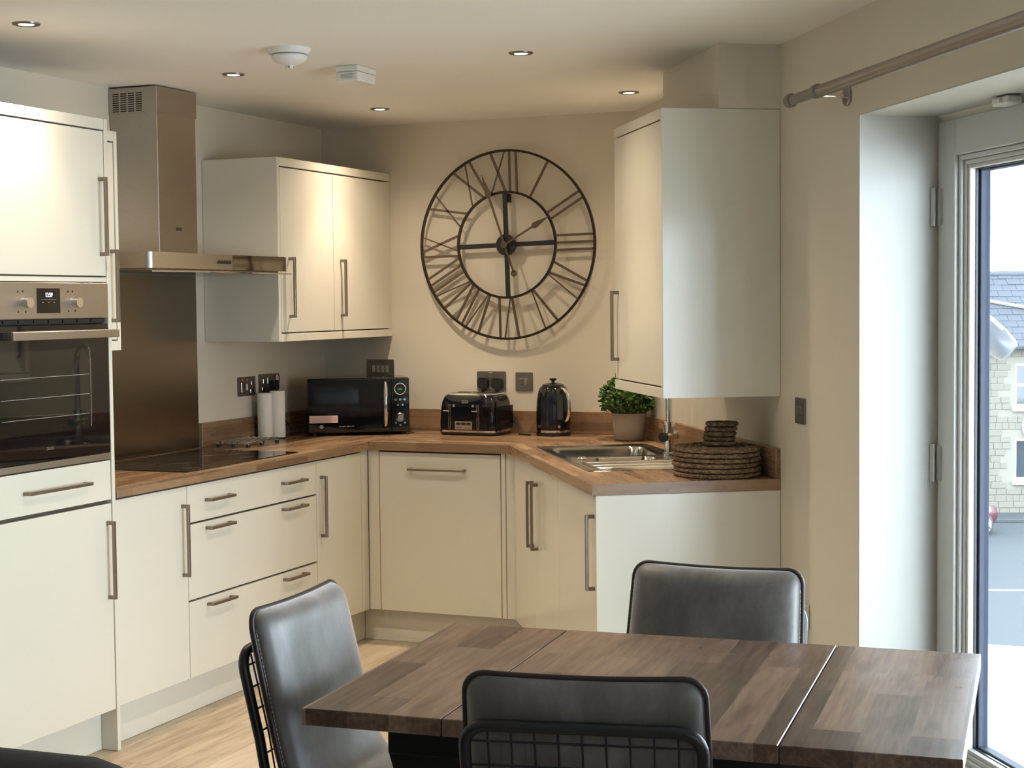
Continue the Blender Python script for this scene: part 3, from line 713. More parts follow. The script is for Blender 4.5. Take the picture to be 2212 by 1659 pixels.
for y, mm in ((-.013, M_plate), (.010, M_plate)):
    bx('rocker_frame', M_rocker, t1, .006, .0072, y-.0095, y+.0095, -.014, .016, bev=.001); bx('rocker', mm, t1, .0072, .010, y-.008, y+.008, -.0125, .0145, bev=.001)
t1 = thing('wall_outlet', 'pale plastic outlet box low on the wall behind the far chair', 'socket', RW(2.09, 0, .475), ROT_R)
bx('back_box', M_plastic, t1, .0005, .022, -.043, .043, -.043, .043, bev=.003); bx('face_plate', M_plastic, t1, .0222, .03, -.044, .044, -.044, .044, bev=.003)

# ------------------------------------------------------------------ ceiling fixtures
def downlight(x, y, label):
    t_ = thing('downlight', label, 'downlight', (x, y, ZC), 0, 'recessed ceiling downlights'); bm = B()
    lathe(bm, [(.024, .0), (.024, -.004), (.030, -.006), (.0405, -.0045), (.0425, -.0005), (.0425, 0)], 40); obj('bezel', bm, M_lring, t_, 50)
    bm = B(); lathe(bm, [(.0, -.0035), (.012, -.0035), (.0235, -.0015), (.0235, 0)], 28); obj('lamp_lens', bm, M_bulb, t_, 50)
    L = bpy.data.lights.new('downlight_beam', 'SPOT'); L.energy = SPOT_W; L.color = SPOT_COL; L.spot_size = radians(80); L.spot_blend = 1.0; L.shadow_soft_size = .022
    o = bpy.data.objects.new('downlight_beam', L); C.objects.link(o); o.parent = t_; o.location = (0, 0, -.012)
    L = bpy.data.lights.new('downlight_spill', 'SPOT'); L.energy = SPILL_W; L.color = SPOT_COL; L.spot_size = radians(140); L.spot_blend = 1.0; L.shadow_soft_size = .024
    o = bpy.data.objects.new('downlight_spill', L); C.objects.link(o); o.parent = t_; o.location = (0, 0, -.012)
    return t_
for x, y, lb in ((.638, -2.983, 'glowing recessed downlight nearest the oven tower, at the upper left'), (.618, -1.795, 'glowing recessed downlight in front of the cooker hood'), (.616, -.600, 'glowing recessed downlight by the two-door corner cabinet'),
                 (1.780, -1.787, 'glowing recessed downlight in the middle of the ceiling, right of the sensor box'), (1.787, -.625, 'glowing recessed downlight beside the boxing over the sink cabinet'),
                 (1.785, -2.975, 'glowing recessed downlight just above the top edge of the view')): downlight(x, y, lb)
sm = thing('smoke_alarm', 'round white domed smoke alarm on the ceiling', 'smoke alarm', (1.108, -2.215, ZC))
bm = B(); lathe(bm, [(0, 0), (.073, 0), (.073, -.006), (.064, -.020), (0, -.020)], 40); obj('base', bm, M_plastic, sm, 40)
bm = B(); lathe(bm, [(0, -.020), (.056, -.020), (.056, -.0245), (0, -.0245)], 40); obj('vent_gap', bm, M_label, sm, 40)
bm = B(); lathe(bm, [(.060, -.0245), (.060, -.033), (.050, -.045), (.022, -.055), (.014, -.058), (.012, -.066), (0, -.066)], 40); lathe(bm, [(.060, -.0245), (0, -.0245)], 40); obj('dome', bm, M_plastic, sm, 50)
for a in range(4): bm = B(); box(bm, .0125, .0136, -.002, .002, -.0655, -.058); o = obj('tip_slot', bm, M_dark, sm); o.rotation_euler = (0, 0, a*pi/2+.35)
bx('catch_mark', M_label, sm, -.0715, -.0690, -.012, -.009, -.016, -.004, bev=0)
sb = thing('ceiling_sensor_box', 'small grey-white rectangular box with a printed label on the ceiling', 'sensor box', (1.105, -1.735, ZC))
bx('upper_shell', M_plastic, sb, -.046, .046, -.072, .072, -.022, -.0005, bev=.003); bx('lower_shell', M_plastic, sb, -.045, .045, -.071, .071, -.058, -.0225, bev=.005, seg=2)
lab = bx('label', M_plastic, sb, -.034, .034, -.0714, -.0705, -.050, -.028, bev=0)
for k in range(4): bx('print_line', M_label, lab, -.028+.004*(k % 2), .028-.005*(k % 2), -.0719, -.0714, -.0335-.0045*k, -.0315-.0045*k, bev=0)

# ------------------------------------------------------------------ curtain pole
cp_ = Rthing('curtain_pole', 'long satin nickel curtain pole above the glazed door', 'curtain pole')
zr = 2.152; ss0 = 2.235
bm = B(); cyl(bm, (.1, ss0, zr), (.1, 5.2, zr), .0165, 24); obj('pole', bm, M_pole, cp_, 40)
bm = B(); cyl(bm, (.1, 2.455, zr-.012), (.1, 5.2, zr-.012), .010, 12); obj('glider_track', bm, M_lring, cp_, 40)
bm = B(); tube(bm, [(.1, ss0-.022, zr), (.1, ss0-.020, zr), (.1, ss0-.004, zr), (.1, ss0, zr), (.1, ss0+.012, zr)], .02, 28, rs=[.017, .021, .0225, .0225, .0195]); obj('end_cap', bm, M_pole, cp_, 40)
for sb_ in (2.452, 4.9):
    bm = B(); cyl(bm, (.1, sb_-.012, zr), (.1, sb_+.012, zr), .0215, 24); obj('bracket_ring', bm, M_pole, cp_, 40)
    bm = B(); cyl(bm, (.0, sb_, zr-.012), (.086, sb_, zr-.012), .0085, 16); obj('bracket_arm', bm, M_chrome, cp_, 40)
    bm = B(); tube(bm, [(.0005, sb_, zr-.012), (.006, sb_, zr-.012), (.010, sb_, zr-.012)], .03, 32, rs=[.031, .031, .027]); obj('wall_rose', bm, M_pole, cp_, 40)

# ------------------------------------------------------------------ microwave
ang = radians(31.6)
mw = thing('microwave', 'black mirror-fronted microwave standing diagonally in the worktop corner', 'microwave', (.3665, -.374, WT), ang)
# local: x along front (left to right), y into the corner (back), front plane y=0
W2 = .2365; MD = .275
bx('casing', M_black, mw, -W2, W2, .012, MD, .014, .268, bev=.006, seg=2)
dr = bx('door', M_black, mw, -W2, W2-.085, -.008, .0115, .014, .266, bev=.004, seg=2)
bx('door_glass', M_glassb, dr, -W2+.004, W2-.088, -.0095, -.0081, .018, .262, bev=.0005)
pn = bx('control_panel', M_glassb, mw, W2-.083, W2, -.008, .0115, .014, .266, bev=.004, seg=2)
bm = B(); hx = W2-.112
tube(bm, [(hx, -.010, .045), (hx, -.022, .055), (hx, -.030, .09), (hx, -.033, .145), (hx, -.030, .20), (hx, -.022, .235), (hx, -.010, .245)], .009, 12, rs=[.008, .0095, .0105, .011, .0105, .0095, .008]); obj('handle', bm, M_chrome, dr, 60)
pcx = W2-.043
bm = B(); tube(bm, [(pcx+.026*cos(a*pi/20), -.010, .215+.026*sin(a*pi/20)) for a in range(40)], .0035, 8, True); rg = obj('display_ring', bm, M_chrome, pn, 60)
text_part('display_digits', '2:01', .014, M_green, pn, (pcx, -.0085, .214), (pi/2, 0, 0), depth=.0003)
for k in range(3): bm = B(); tube(bm, [(pcx-.021+.021*k, -.008, .165), (pcx-.021+.021*k, -.0125, .165)], .0052, 14); obj('button', bm, M_chrome, pn, 40)
for k in range(2): bm = B(); tube(bm, [(pcx-.011+.022*k, -.008, .140), (pcx-.011+.022*k, -.0125, .140)], .0052, 14); obj('button', bm, M_chrome, pn, 40)
bm = B(); tube(bm, [(pcx, -.008, .082), (pcx, -.012, .082), (pcx, -.022, .082), (pcx, -.025, .082)], .02, 28, rs=[.021, .0165, .0155, .013]); obj('dial', bm, M_chrome, pn, 40)
for k in (-1, 0, 1): bm = B(); tube(bm, [(pcx+.021*k, -.008, .056-.010*(k == 0)), (pcx+.021*k, -.0115, .056-.010*(k == 0))], .005, 14); obj('button', bm, M_chrome, pn, 40)
stk = bx('warning_sticker', M_sticker, dr, -W2+.006, -W2+.138, -.0104, -.0096, .062, .096, bev=0)
for k in range(6): bx('print_line', M_print, stk, -W2+.012+(.04 if k == 0 else 0), -W2+(.132 if k < 5 else .11)-(.04 if k == 0 else 0), -.0107, -.0104, .0895-.0048*k, .0907-.0048*k, bev=0)
text_part('maker_logo', 'morphy richards', .0105, M_badge, dr, (-.058, -.0098, .045), (pi/2, 0, 0), depth=.0003)
bm = B(); tube(bm, [(-W2+.062, -.0096, .044), (-W2+.062, -.0100, .044)], .009, 20); obj('capacity_mark', bm, M_label, dr)
for x in (-W2+.03, W2-.03):
    for y in (.03, MD-.04): bm = B(); cyl(bm, (x, y, .0), (x, y, .016), .012, 14); obj('foot', bm, M_blackm, mw, 40)

# ------------------------------------------------------------------ toaster
to = thing('toaster', 'black four-slice toaster with chrome trim on the back worktop', 'toaster', (.863, -.140, WT), radians(-3.5))
def loft(bm, secs, seg=64, flute=0, z_fl=(0, 0), nfl=60):
    rings = []
    for z, hw, hd_, e in secs:
        rg = []
        for k in range(seg):
            a = 2*pi*k/seg; c_, s_ = cos(a), sin(a)
            x = hw*(abs(c_)**(2/e))*(1 if c_ >= 0 else -1); y = hd_*(abs(s_)**(2/e))*(1 if s_ >= 0 else -1)
            rg.append(bm.verts.new((x, y, z)))
        rings.append(rg)
    for a, b in zip(rings, rings[1:]):
        for k in range(seg): bm.faces.new((a[k], a[(k+1) % seg], b[(k+1) % seg], b[k]))
    bm.faces.new(rings[0][::-1]); bm.faces.new(rings[-1])
bm = B(); loft(bm, [(.0, .138, .098, 7), (.004, .146, .106, 7), (.012, .149, .108, 7), (.014, .149, .108, 7)], 96); obj('base', bm, M_blackm, to, 50)
bm = B(); loft(bm, [(.0142, .150, .109, 7), (.024, .150, .109, 7)], 96); obj('base_band', bm, M_chrome, to, 50)
bm = B(); loft(bm, [(.0242, .149, .108, 6.5), (.06, .150, .109, 6.5), (.12, .147, .107, 6), (.155, .142, .103, 6), (.176, .134, .096, 6), (.187, .124, .088, 6)], 128); body = obj('body', bm, M_black, to, 50)
bm = B(); loft(bm, [(.1872, .125, .089, 6), (.192, .122, .086, 6), (.194, .116, .081, 6)], 96); obj('top_plate', bm, M_chrome, to, 40)
for x in (-.058, .058):
    for y in (-.045, .0, .045)[:2] if False else (-.036, .036): bx('slot', M_dark, to, x-.05, x+.05, y-.014, y+.014, .1935, .1946, bev=0)
# vertical ribs on the faces
rb = None
for k in range(44):
    x = -.125+.25*k/43
    if -.092 < x < -.074 or .056 < x < .074: continue
    bm = B(); box(bm, -.0012, .0012, -.001, .0012, .03, .135, bev=.0006)
    if rb is None: rb = obj('rib', bm, M_black, to); rb.location = (x, -.1088, 0)
    else: bm.free(); share('rib', rb, to, (x, -.1088, 0))
for k in range(30):
    share('rib', rb, to, (.1495, -.085+.17*k/29, 0), (0, 0, pi/2))
for x in (-.083, .065):
    bm = B(); prism(bm, rrect(-.006, .006, .03, .145, .0055), 0, .0012); tr = obj('lever_track', bm, M_chrome, to); tr.rotation_euler = (pi/2, 0, 0); tr.location = (x, -.1085, 0)
    bm = B(); prism(bm, rrect(-.0042, .0042, .0325, .1425, .004), .0012, .0016); tr2 = obj('track_gap', bm, M_dark, to); tr2.rotation_euler = (pi/2, 0, 0); tr2.location = (x, -.1085, 0)
    bm = B(); box(bm, -.003, .003, -.014, 0, .108, .142, bev=.001); box(bm, -.024, .008, -.022, -.012, .112, .117, bev=.002); lv = obj('lever', bm, M_chrome, to); lv.location = (x, -.110, 0)
    bm = B(); tube(bm, [(x+(.022 if x < 0 else -.026), -.1075, .138), (x+(.022 if x < 0 else -.026), -.110, .138)], .006, 14); obj('cancel_button', bm, M_label, to)
bm = B(); prism(bm, rrect(-.045, .045, .028, .066, .004), 0, .0018); cpn = obj('control_plate', bm, M_badge, to); cpn.rotation_euler = (pi/2, 0, 0); cpn.location = (-.010, -.1095, 0)
for k in range(3):
    bm = B(); prism(bm, rrect(-.0115, .0115, .049, .060, .003), .0018, .0030); o = obj('button', bm, M_dark, to); o.rotation_euler = (pi/2, 0, 0); o.location = (-.010-.027+.027*k, -.1095, 0)
bx('browning_track', M_dark, to, -.048, .028, -.1118, -.1113, .0355, .0375, bev=0)
bm = B(); tube(bm, [(-.010, -.111, .037), (-.010, -.118, .037)], .0045, 14); obj('browning_slider', bm, M_chrome, to, 40)
bm = B(); prism(bm, rrect(-.018, .018, -.0075, .0075, .006), 0, .0015); bd = obj('badge', bm, M_badge, to); bd.rotation_euler = (pi/2-.13, 0, 0); bd.location = (-.003, -.1045, .157)
text_part('badge_logo', 'Breville', .0085, M_dark, bd, (0, 0, .0016), (0, 0, 0), depth=.0002)
for x in (-.11, .11):
    for y in (-.075, .075): bm = B(); cyl(bm, (x, y, -.0005), (x, y, .003), .01, 12); obj('foot', bm, M_blackm, to)
bm = B(); tube(bm, [(.10, .107, .05), (.10+.06, .085, .055), (.185, .06, .04), (.200, .04, .01), (.215, .02, .0045), (.29, -.02, .004)], .0035, 8); obj('cable', bm, M_blackm, to, 60)

# ------------------------------------------------------------------ kettle
kt = thing('kettle', 'black fluted kettle with chrome handle and knob lid on the back worktop', 'kettle', (1.243, -.118, WT), radians(-30))
fl = lambda u_, z: 1+.006*cos(2*pi*u_*46)*(1 if .04 < z < .19 else 0)
bm = B(); lathe(bm, [(0, 0), (.076, 0), (.080, .004), (.080, .016), (.0, .017)], 64); obj('power_base', bm, M_blackm, kt, 40)
bm = B(); lathe(bm, [(.0, .0172), (.0785, .0172), (.0785, .027), (0, .027)], 64); obj('band', bm, M_chrome, kt, 40)
bm = B(); lathe(bm, [(0, .0275), (.078, .0275), (.0785, .04), (.0788, .06), (.078, .12), (.0755, .165), (.072, .19), (.066, .212), (.058, .225), (.050, .231), (0, .231)], 184, mod=fl); obj('body', bm, M_black, kt, 45)
bm = B(); lathe(bm, [(0, .2315), (.050, .2315), (.049, .236), (.032, .242), (.010, .244), (0, .244)], 48); ld = obj('lid', bm, mat('smoked_lid', col=(.10, .10, .11), rough=.12, metal=.8), kt, 50)
bm = B(); lathe(bm, [(.008, .243), (.007, .250), (.017, .257), (.018, .261), (.012, .264), (0, .2645)], 28); obj('lid_knob', bm, M_blackm, ld, 50)
bm = B(); hp = [(.055, 0, .218), (.082, 0, .214), (.104, 0, .195), (.114, 0, .165), (.116, 0, .13), (.112, 0, .10), (.100, 0, .078), (.085, 0, .07)]
tube(bm, hp, .009, 12, rs=[.007, .009, .0095, .0095, .009, .0085, .0075, .006]); obj('handle', bm, M_chrome, kt, 60)
def on_side(o, deg, r_, z): a_ = radians(deg); o.location = (r_*cos(a_), r_*sin(a_), z); o.rotation_euler = (pi/2, 0, a_+pi/2); return o
bm = B(); prism(bm, rrect(-.014, .014, -.058, .058, .012), 0, .003); on_side(obj('water_window', bm, M_carglassk, kt), -16, .0765, .135)
bm = B(); prism(bm, rrect(-.011, .011, -.006, .006, .004), 0, .0015); bd = on_side(obj('badge', bm, M_badge, kt), -92, .0785, .047)
text_part('badge_logo', 'Breville', .005, M_dark, bd, (0, 0, .0016), (0, 0, 0), depth=.0002)
bm = B(); prism(bm, rrect(-.006, .006, -.006, .006, .005), 0, .002); on_side(obj('switch', bm, M_badge, kt), -20, .0785, .045)

# ------------------------------------------------------------------ potted plant
px_, py_ = 1.660, -.268
pp = thing('potted_plant', 'small bushy green plant in a grey-brown concrete pot below the right wall cabinet', 'plant', (px_, py_, WT))
bm = B(); lathe(bm, [(0, 0), (.057, 0), (.064, .006), (.070, .06), (.076, .118), (.0765, .124), (.070, .124), (.066, .105), (0, .105)], 44); obj('pot', bm, M_pot, pp, 45)
bm = B(); lathe(bm, [(0, .106), (.065, .106), (.09, .14), (.098, .185), (.085, .23), (.045, .265), (0, .27)], 24); obj('foliage_core', bm, M_stem, pp, 60)
bm = B(); rnd = random.Random(3)
nR = Vector((-cos(AR), -sin(AR), 0)); p0w = Vector((px_, py_, 0)) - Vector((BX, 0, 0)); dpl = p0w.dot(nR)
for i in range(1500):
    a = rnd.uniform(0, 2*pi); ph = rnd.uniform(-.55, 1.45)
    rr = .118*(1+rnd.uniform(-.14, .05))
    c0 = Vector((cos(a)*cos(ph)*rr, sin(a)*cos(ph)*rr, .182+sin(ph)*rr*.78))
    dn = Vector((cos(a)*cos(ph), sin(a)*cos(ph), sin(ph)*.8))
    tdir = (dn*rnd.uniform(.1, .9) + Vector((rnd.gauss(0, 1), rnd.gauss(0, 1), rnd.gauss(.3, .8)))*.6).normalized()
    sd = tdir.cross(dn+Vector((rnd.gauss(0, .3), rnd.gauss(0, .3), rnd.gauss(0, .3)))).normalized()
    ln = rnd.uniform(.016, .027); wd = ln*rnd.uniform(.24, .36); nn = tdir.cross(sd)
    pts = [c0, c0+tdir*ln*.35+sd*wd+nn*.002, c0+tdir*ln*.75+sd*wd*.7+nn*.001, c0+tdir*ln-nn*.002, c0+tdir*ln*.75-sd*wd*.7+nn*.001, c0+tdir*ln*.35-sd*wd+nn*.002, c0+tdir*ln*.5-nn*.002]
    bad = False
    for p in pts:
        if dpl+p.dot(nR) < .004 or (py_+p.y > -.004): bad = True
        if p.z < .1: bad = bad or p.z < .095
    if bad: continue
    v = [bm.verts.new(p) for p in pts]
    bm.faces.new((v[0], v[1], v[6], v[5])); bm.faces.new((v[1], v[2], v[6])); bm.faces.new((v[2], v[3], v[6])); bm.faces.new((v[3], v[4], v[6])); bm.faces.new((v[4], v[5], v[6]))
fo = obj('foliage', bm, M_leaf, pp); fo['kind'] = 'stuff'
bm = B(); tube(bm, [(-.045, -.03, .25), (-.05, -.034, .285), (-.05, -.034, .30)], .003, 6, rs=[.003, .003, .001]); obj('stem_tip', bm, M_leaf, pp)

# ------------------------------------------------------------------ woven mats and coasters
def mat_mesh(name, R_, sec, strands=3):
    bm = B(); r_ = R_
    # outer braid: helical strands around a ring
    n = max(60, int(2*pi*R_/.0055)); tw = max(12, int(2*pi*R_/.030))
    nr = int(R_/(.0125)); 
    for ring in range(nr):
        rad = R_-.007-ring*.0125
        if rad < .008: break
        nn_ = max(24, int(2*pi*rad/(.0055 if ring < 2 else .012))); tws = max(6, int(2*pi*rad/.030))
        for st_ in range(strands if ring < 2 else 1):
            pts = []
            for k in range(nn_):
                th = 2*pi*k/nn_; ph = tws*th + st_*2*pi/strands
                if ring < 2: pts.append(((rad+.0042*cos(ph))*cos(th), (rad+.0042*cos(ph))*sin(th), sec/2+(sec/2-.0042)*sin(ph)))
                else:
                    zz = sec/2+.0016*sin(tws*th*2); pts.append((rad*cos(th), rad*sin(th), zz))
            tube(bm, pts, .0046 if ring < 2 else sec/2-.0016, 6, closed=True)
    bmesh.ops.recalc_face_normals(bm, faces=bm.faces[:])
    me = bpy.data.meshes.new(name); bm.to_mesh(me); bm.free(); me.shade_smooth(); me.materials.append(M_straw); return me
rnd = random.Random(5)
me_m = mat_mesh('placemat', .153, .0172); me_c = mat_mesh('coaster', .057, .0165)
ORD = ['lowest', 'second lowest', 'third from the bottom', 'fourth from the bottom', 'fifth from the bottom', 'topmost']
q = RW(1.70, .178)
for k in range(6):
    o = bpy.data.objects.new('woven_placemat', me_m); C.objects.link(o); o.location = (q.x+rnd.uniform(-.004, .004), q.y+rnd.uniform(-.004, .004), WT+.0005+k*.0176); o.rotation_euler = (0, 0, rnd.uniform(0, 6))
    tag(o, 'round woven seagrass placemat, %s of the large stack at the worktop end' % ORD[k], 'placemat', 'stacked woven placemats')
ORC = ['lowest', 'second lowest', 'middle', 'second from the top', 'topmost']
for k in range(5):
    o = bpy.data.objects.new('woven_coaster', me_c); C.objects.link(o); o.location = (q.x+.012+rnd.uniform(-.006, .006), q.y+.004+rnd.uniform(-.006, .006), WT+.0005+6*.0176+k*.0168); o.rotation_euler = (0, 0, rnd.uniform(0, 6))
    tag(o, 'small woven seagrass coaster, %s of the stack on the placemats' % ORC[k], 'coaster', 'stacked woven coasters')

# ------------------------------------------------------------------ paper rolls on stand, trivet
rs = thing('paper_roll_stand', 'black wire paper roll stand with looped top beside the microwave', 'roll stand', (.080, -.628, WT))
bm = B(); lathe(bm, [(0, 0), (.038, 0), (.038, .006), (0, .007)], 32); obj('stand_base', bm, M_blackm, rs, 40)
bm = B(); cyl(bm, (0, 0, .006), (0, 0, .235), .004, 10); obj('pole', bm, M_blackm, rs)
bm = B(); pts = [(0, -.011*0, .235)] + [(-.011*sin(a*pi/8)*.9, 0.0, .258-.024*cos(a*pi/8)) for a in range(0, 17)]
pts = [(0, 0, .232)] + [(.013*cos(a), .013*sin(a)*.0+.005*sin(a), .272+.028*sin(a)) for a in [(-pi/2)+2*pi*k/18 for k in range(19)]]
tube(bm, pts, .0025, 8); obj('loop', bm, M_blackm, rs, 60)
def roll(loc, r_, label, tail):
    t_ = thing('paper_roll', label, 'paper roll', loc); bm = B()
    lathe(bm, [(.016, 0), (r_, 0), (r_+.0006, .004), (r_+.0006, .208), (r_, .212), (.016, .212), (.016, 0)], 40); obj('paper', bm, M_paper, t_, 40)
    bm = B(); lathe(bm, [(.0155, .001), (.0155, .211), (.0145, .211), (.0145, .001), (.0155, .001)], 24); obj('cardboard_core', bm, M_pot, t_, 40)
    if tail:
        bm = B(); pts2 = [(r_+.0012, 0), (r_*.7, -r_*.85), (-.02, -r_-.004), (-.045, -r_-.002)]
    return t_
roll((.080, -.628, WT+.0075), .0345, 'white paper roll on the black stand, nearest the microwave', False)
roll((.052, -.692, WT+.0005), .033, 'white paper roll standing behind the first, nearer the hob', False)
tv = thing('trivet', 'low chrome bar trivet with black rubber feet beside the hob', 'trivet', (.125, -.985, WT), radians(0))
bars = [(-.075, -.11), (-.045, -.10), (-.015, -.105), (.015, -.10), (.045, -.105), (.075, -.11)]
for k, (x, y0_) in enumerate(bars):
    bm = B(); cyl(bm, (x, y0_-.02, .020), (x-.02, .19, .020), .0038, 10); obj('bar', bm, M_chrome, tv, 40)
for y in (-.09, .02, .15):
    bm = B(); cyl(bm, (-.085, y, .0135), (.082, y, .0135), .003, 10); obj('cross_bar', bm, M_chrome, tv, 40)
    for x in (-.075, .0, .075): bm = B(); lathe(bm, [(0, 0), (.008, 0), (.009, .004), (.008, .0125), (0, .0125)], 16, (x, y, 0)); obj('rubber_foot', bm, M_blackm, tv, 40)

# ------------------------------------------------------------------ table
TH = radians(4.2); TZ = .76
tb = thing('dining_table', 'extending wood-stave dining table with two seams on a black metal base', 'table', (2.9345, -3.892, 0), TH)
hw, hdp, tt = .6035, .412, .033
for a, b in ((-hw, -hw+.2815), (-hw+.2845, -hw+.9005), (-hw+.9035, hw)):
    bx('table_leaf', M_table, tb, a, b, -hdp, hdp, TZ-tt, TZ, bev=.0015)
for x in (-hw+.2830, -hw+.9020): bx('seam_strip', M_tedge, tb, x-.0008, x+.0008, -hdp+.001, hdp-.001, TZ-tt+.003, TZ-.004, bev=0)
bm = B(); ax0, ax1, ay = -.475, .475, .30
for y in (-ay, ay-.03): box(bm, ax0, ax1, y, y+.03, .652, TZ-tt-.001, bev=.002)
for x in (ax0, ax1-.03): box(bm, x, x+.03, -ay+.03, ay-.03, .652, TZ-tt-.001, bev=.002)
obj('apron', bm, M_blacksteel, tb)
for sx in (-1, 1):
    for sy in (-1, 1):
        bm = B(); prof = [(sx*.475, .652), (sx*.29, .652), (sx*.21, .0), (sx*.28, .0)]
        y0_, y1_ = sorted((sy*(ay-.005), sy*(ay-.045)))
        a = [bm.verts.new((x, y0_, z)) for x, z in prof]; b = [bm.verts.new((x, y1_, z)) for x, z in prof]
        bm.faces.new(a); bm.faces.new(b[::-1])
        for i in range(4): bm.faces.new((a[i], a[(i+1) % 4], b[(i+1) % 4], b[i]))
        obj('leg', bm, M_blacksteel, tb)

# ------------------------------------------------------------------ chairs
def catmull(P, n):
    out = []
    for i in range(len(P)-1):
        p0, p1, p2, p3 = P[max(i-1, 0)], P[i], P[i+1], P[min(i+2, len(P)-1)]
        for k in range(n):
            t_ = k/n; out.append(tuple(.5*((2*b)+(-a+c)*t_+(2*a-5*b+4*c-d_)*t_*t_+(-a+3*b-3*c+d_)*t_**3) for a, b, c, d_ in zip(p0, p1, p2, p3)))
    out.append(P[-1]); return out
def resample(P, n):
    L = [0]
    for a, b in zip(P, P[1:]): L.append(L[-1]+sqrt(sum((x-y)**2 for x, y in zip(a, b))))
    T = L[-1]; ends = [0, .0015, .005, .011, .019, .030, .042, .055]
    ts = ends + [.055+(T-.11)*k/(n+1) for k in range(1, n+1)] + [T-e for e in reversed(ends)]
    out = []; j = 0
    for t_ in ts:
        while j < len(L)-2 and L[j+1] < t_: j += 1
        f = (t_-L[j])/(L[j+1]-L[j]); out.append(tuple(a+(b-a)*f for a, b in zip(P[j], P[j+1])))
    return out, ts, T
PROF0 = catmull([(.16, .482), (.08, .478), (-.08, .470), (-.165, .475), (-.212, .520), (-.238, .60), (-.262, .70), (-.285, .80), (-.304, .885)], 6)
PROF, PARC, PLEN = resample(PROF0, 34)
def make_chair(name, label, loc, rotz, wear=1):
    t_ = thing(name, label, 'chair', loc, rotz, 'chairs around the dining table')
    n = len(PROF); NU = 22; bm = B(); top, bot = [], []
    def pos(i, u_, side):
        t01 = i/(n-1); y, z = PROF[i]; y2, z2 = PROF[min(i+1, n-1)]; y1_, z1_ = PROF[max(i-1, 0)]
        d_ = Vector((0, y2-y1_, z2-z1_)).normalized(); nn_ = Vector((0, -d_.z, d_.y))   # towards the sitter
        if nn_.z < 0 and nn_.y < 0: nn_ = -nn_
        nn_ = Vector((0, d_.z, -d_.y)) if Vector((0, d_.z, -d_.y)).dot(Vector((0, .7, .7))) > 0 else -Vector((0, d_.z, -d_.y))
        al = PARC[i]; t01 = al/PLEN; de = min(al, PLEN-al); RC = .034
        k_ = max(0, (RC-de)/RC); hw_ = .217 - .010*max(0, (t01-.6)/.4) - RC*(1-sqrt(max(0, 1-k_*k_)))
        h_ = .036*(max(0, 1-abs(u_)**6)**.5)*(min(1, de/.05)*(2-min(1, de/.05)))**.5
        h_ *= 1+.05*sin(9*u_+3*t01)*max(0, 1-de/.12)
        if side == 0: h_ = 0
        ext = -.005*(1-u_*u_)*max(0, 1-de/.10)
        return Vector((u_*hw_, y, z)) + d_*ext*(1 if t01 > .5 else -.3) + nn_*h_*side*(1.15 if side > 0 else .8)
    us = [sin((-1+2*k/NU)*pi/2)*.35+(-1+2*k/NU)*.65 for k in range(NU+1)]
    for i in range(n):
        rowt, rowb = [], []
        for k, u_ in enumerate(us):
            border = i in (0, n-1) or k in (0, NU)
            vt = bm.verts.new(pos(i, u_, 0 if border else 1)); rowt.append(vt)
            rowb.append(vt if border else bm.verts.new(pos(i, u_, -1)))
        top.append(rowt); bot.append(rowb)
    for i in range(n-1):
        for k in range(NU):
            bm.faces.new((top[i][k], top[i][k+1], top[i+1][k+1], top[i+1][k]))
            bm.faces.new((bot[i][k], bot[i+1][k], bot[i+1][k+1], bot[i][k+1]))
    cu = obj('cushion', bm, M_leather, t_, 75)
    loop = [pos(0, u_, 0) for u_ in us] + [pos(i, 1, 0) for i in range(1, n-1)] + [pos(n-1, u_, 0) for u_ in reversed(us)] + [pos(i, -1, 0) for i in range(n-2, 0, -1)]
    bm = B(); tube(bm, loop, .0058, 8, closed=True); obj('piping', bm, M_piping, cu, 60)
    # stitching just inside the piping on the front face
    bm = B()
    st_ = []
    for i in range(int(n*.45), n-6): st_.append(pos(i, -.985, .55))
    k_ = n-4
    st_ += [pos(k_, u_, .6) for u_ in us[1:-1]] + [pos(i, .985, .55) for i in range(n-7, int(n*.45), -1)]
    for a, b in zip(st_, st_[1:]):
        m_ = int(max(1, (b-a).length/.009))
        for j in range(m_): cyl(bm, a.lerp(b, (j+.15)/m_), a.lerp(b, (j+.8)/m_), .0009, 4)
    so = obj('stitching', bm, M_thread, cu)
    # metal frame behind the back
    def bk(z, off=.042):   # y of frame plane behind back at height z
        for (y1_, z1_), (y2, z2) in zip(PROF0[20:], PROF0[21:]):
            if z1_ <= z <= z2: return y1_+(y2-y1_)*(z-z1_)/(z2-z1_)-off
        return PROF0[20][0]-off
    fwid = .205; ztop = .80; rc = .04
    pts = [(-fwid, bk(.60)+.035, .40), (-fwid, bk(.60)+.012, .52), (-fwid, bk(.62), .62), (-fwid, bk(.72), .72)]
    pts += [(-fwid+rc-rc*cos(a*pi/12), bk(ztop-rc+rc*sin(a*pi/12)), ztop-rc+rc*sin(a*pi/12)) for a in range(0, 7)]
    pts += [(-x, y, z) for x, y, z in reversed(pts)]
    bm = B(); tube(bm, pts, .011, 12); obj('back_frame', bm, M_blacksteel, t_, 60)
    sf = [(-fwid, .14, .43), (fwid, .14, .43), (fwid, -.25, .42), (-fwid, -.25, .42)]
    bm = B(); tube(bm, rr3(sf), .0095, 10, closed=True); obj('seat_frame', bm, M_blacksteel, t_, 60)
    for k in range(9):
        x = -.164+.041*k; bm = B(); tube(bm, [(x, bk(.60)+.035, .42), (x, bk(.60)+.012, .52), (x, bk(.62), .62), (x, bk(.72), .72), (x, bk(ztop), ztop-.004)], .0022, 6); obj('wire', bm, M_blacksteel, t_, 60)
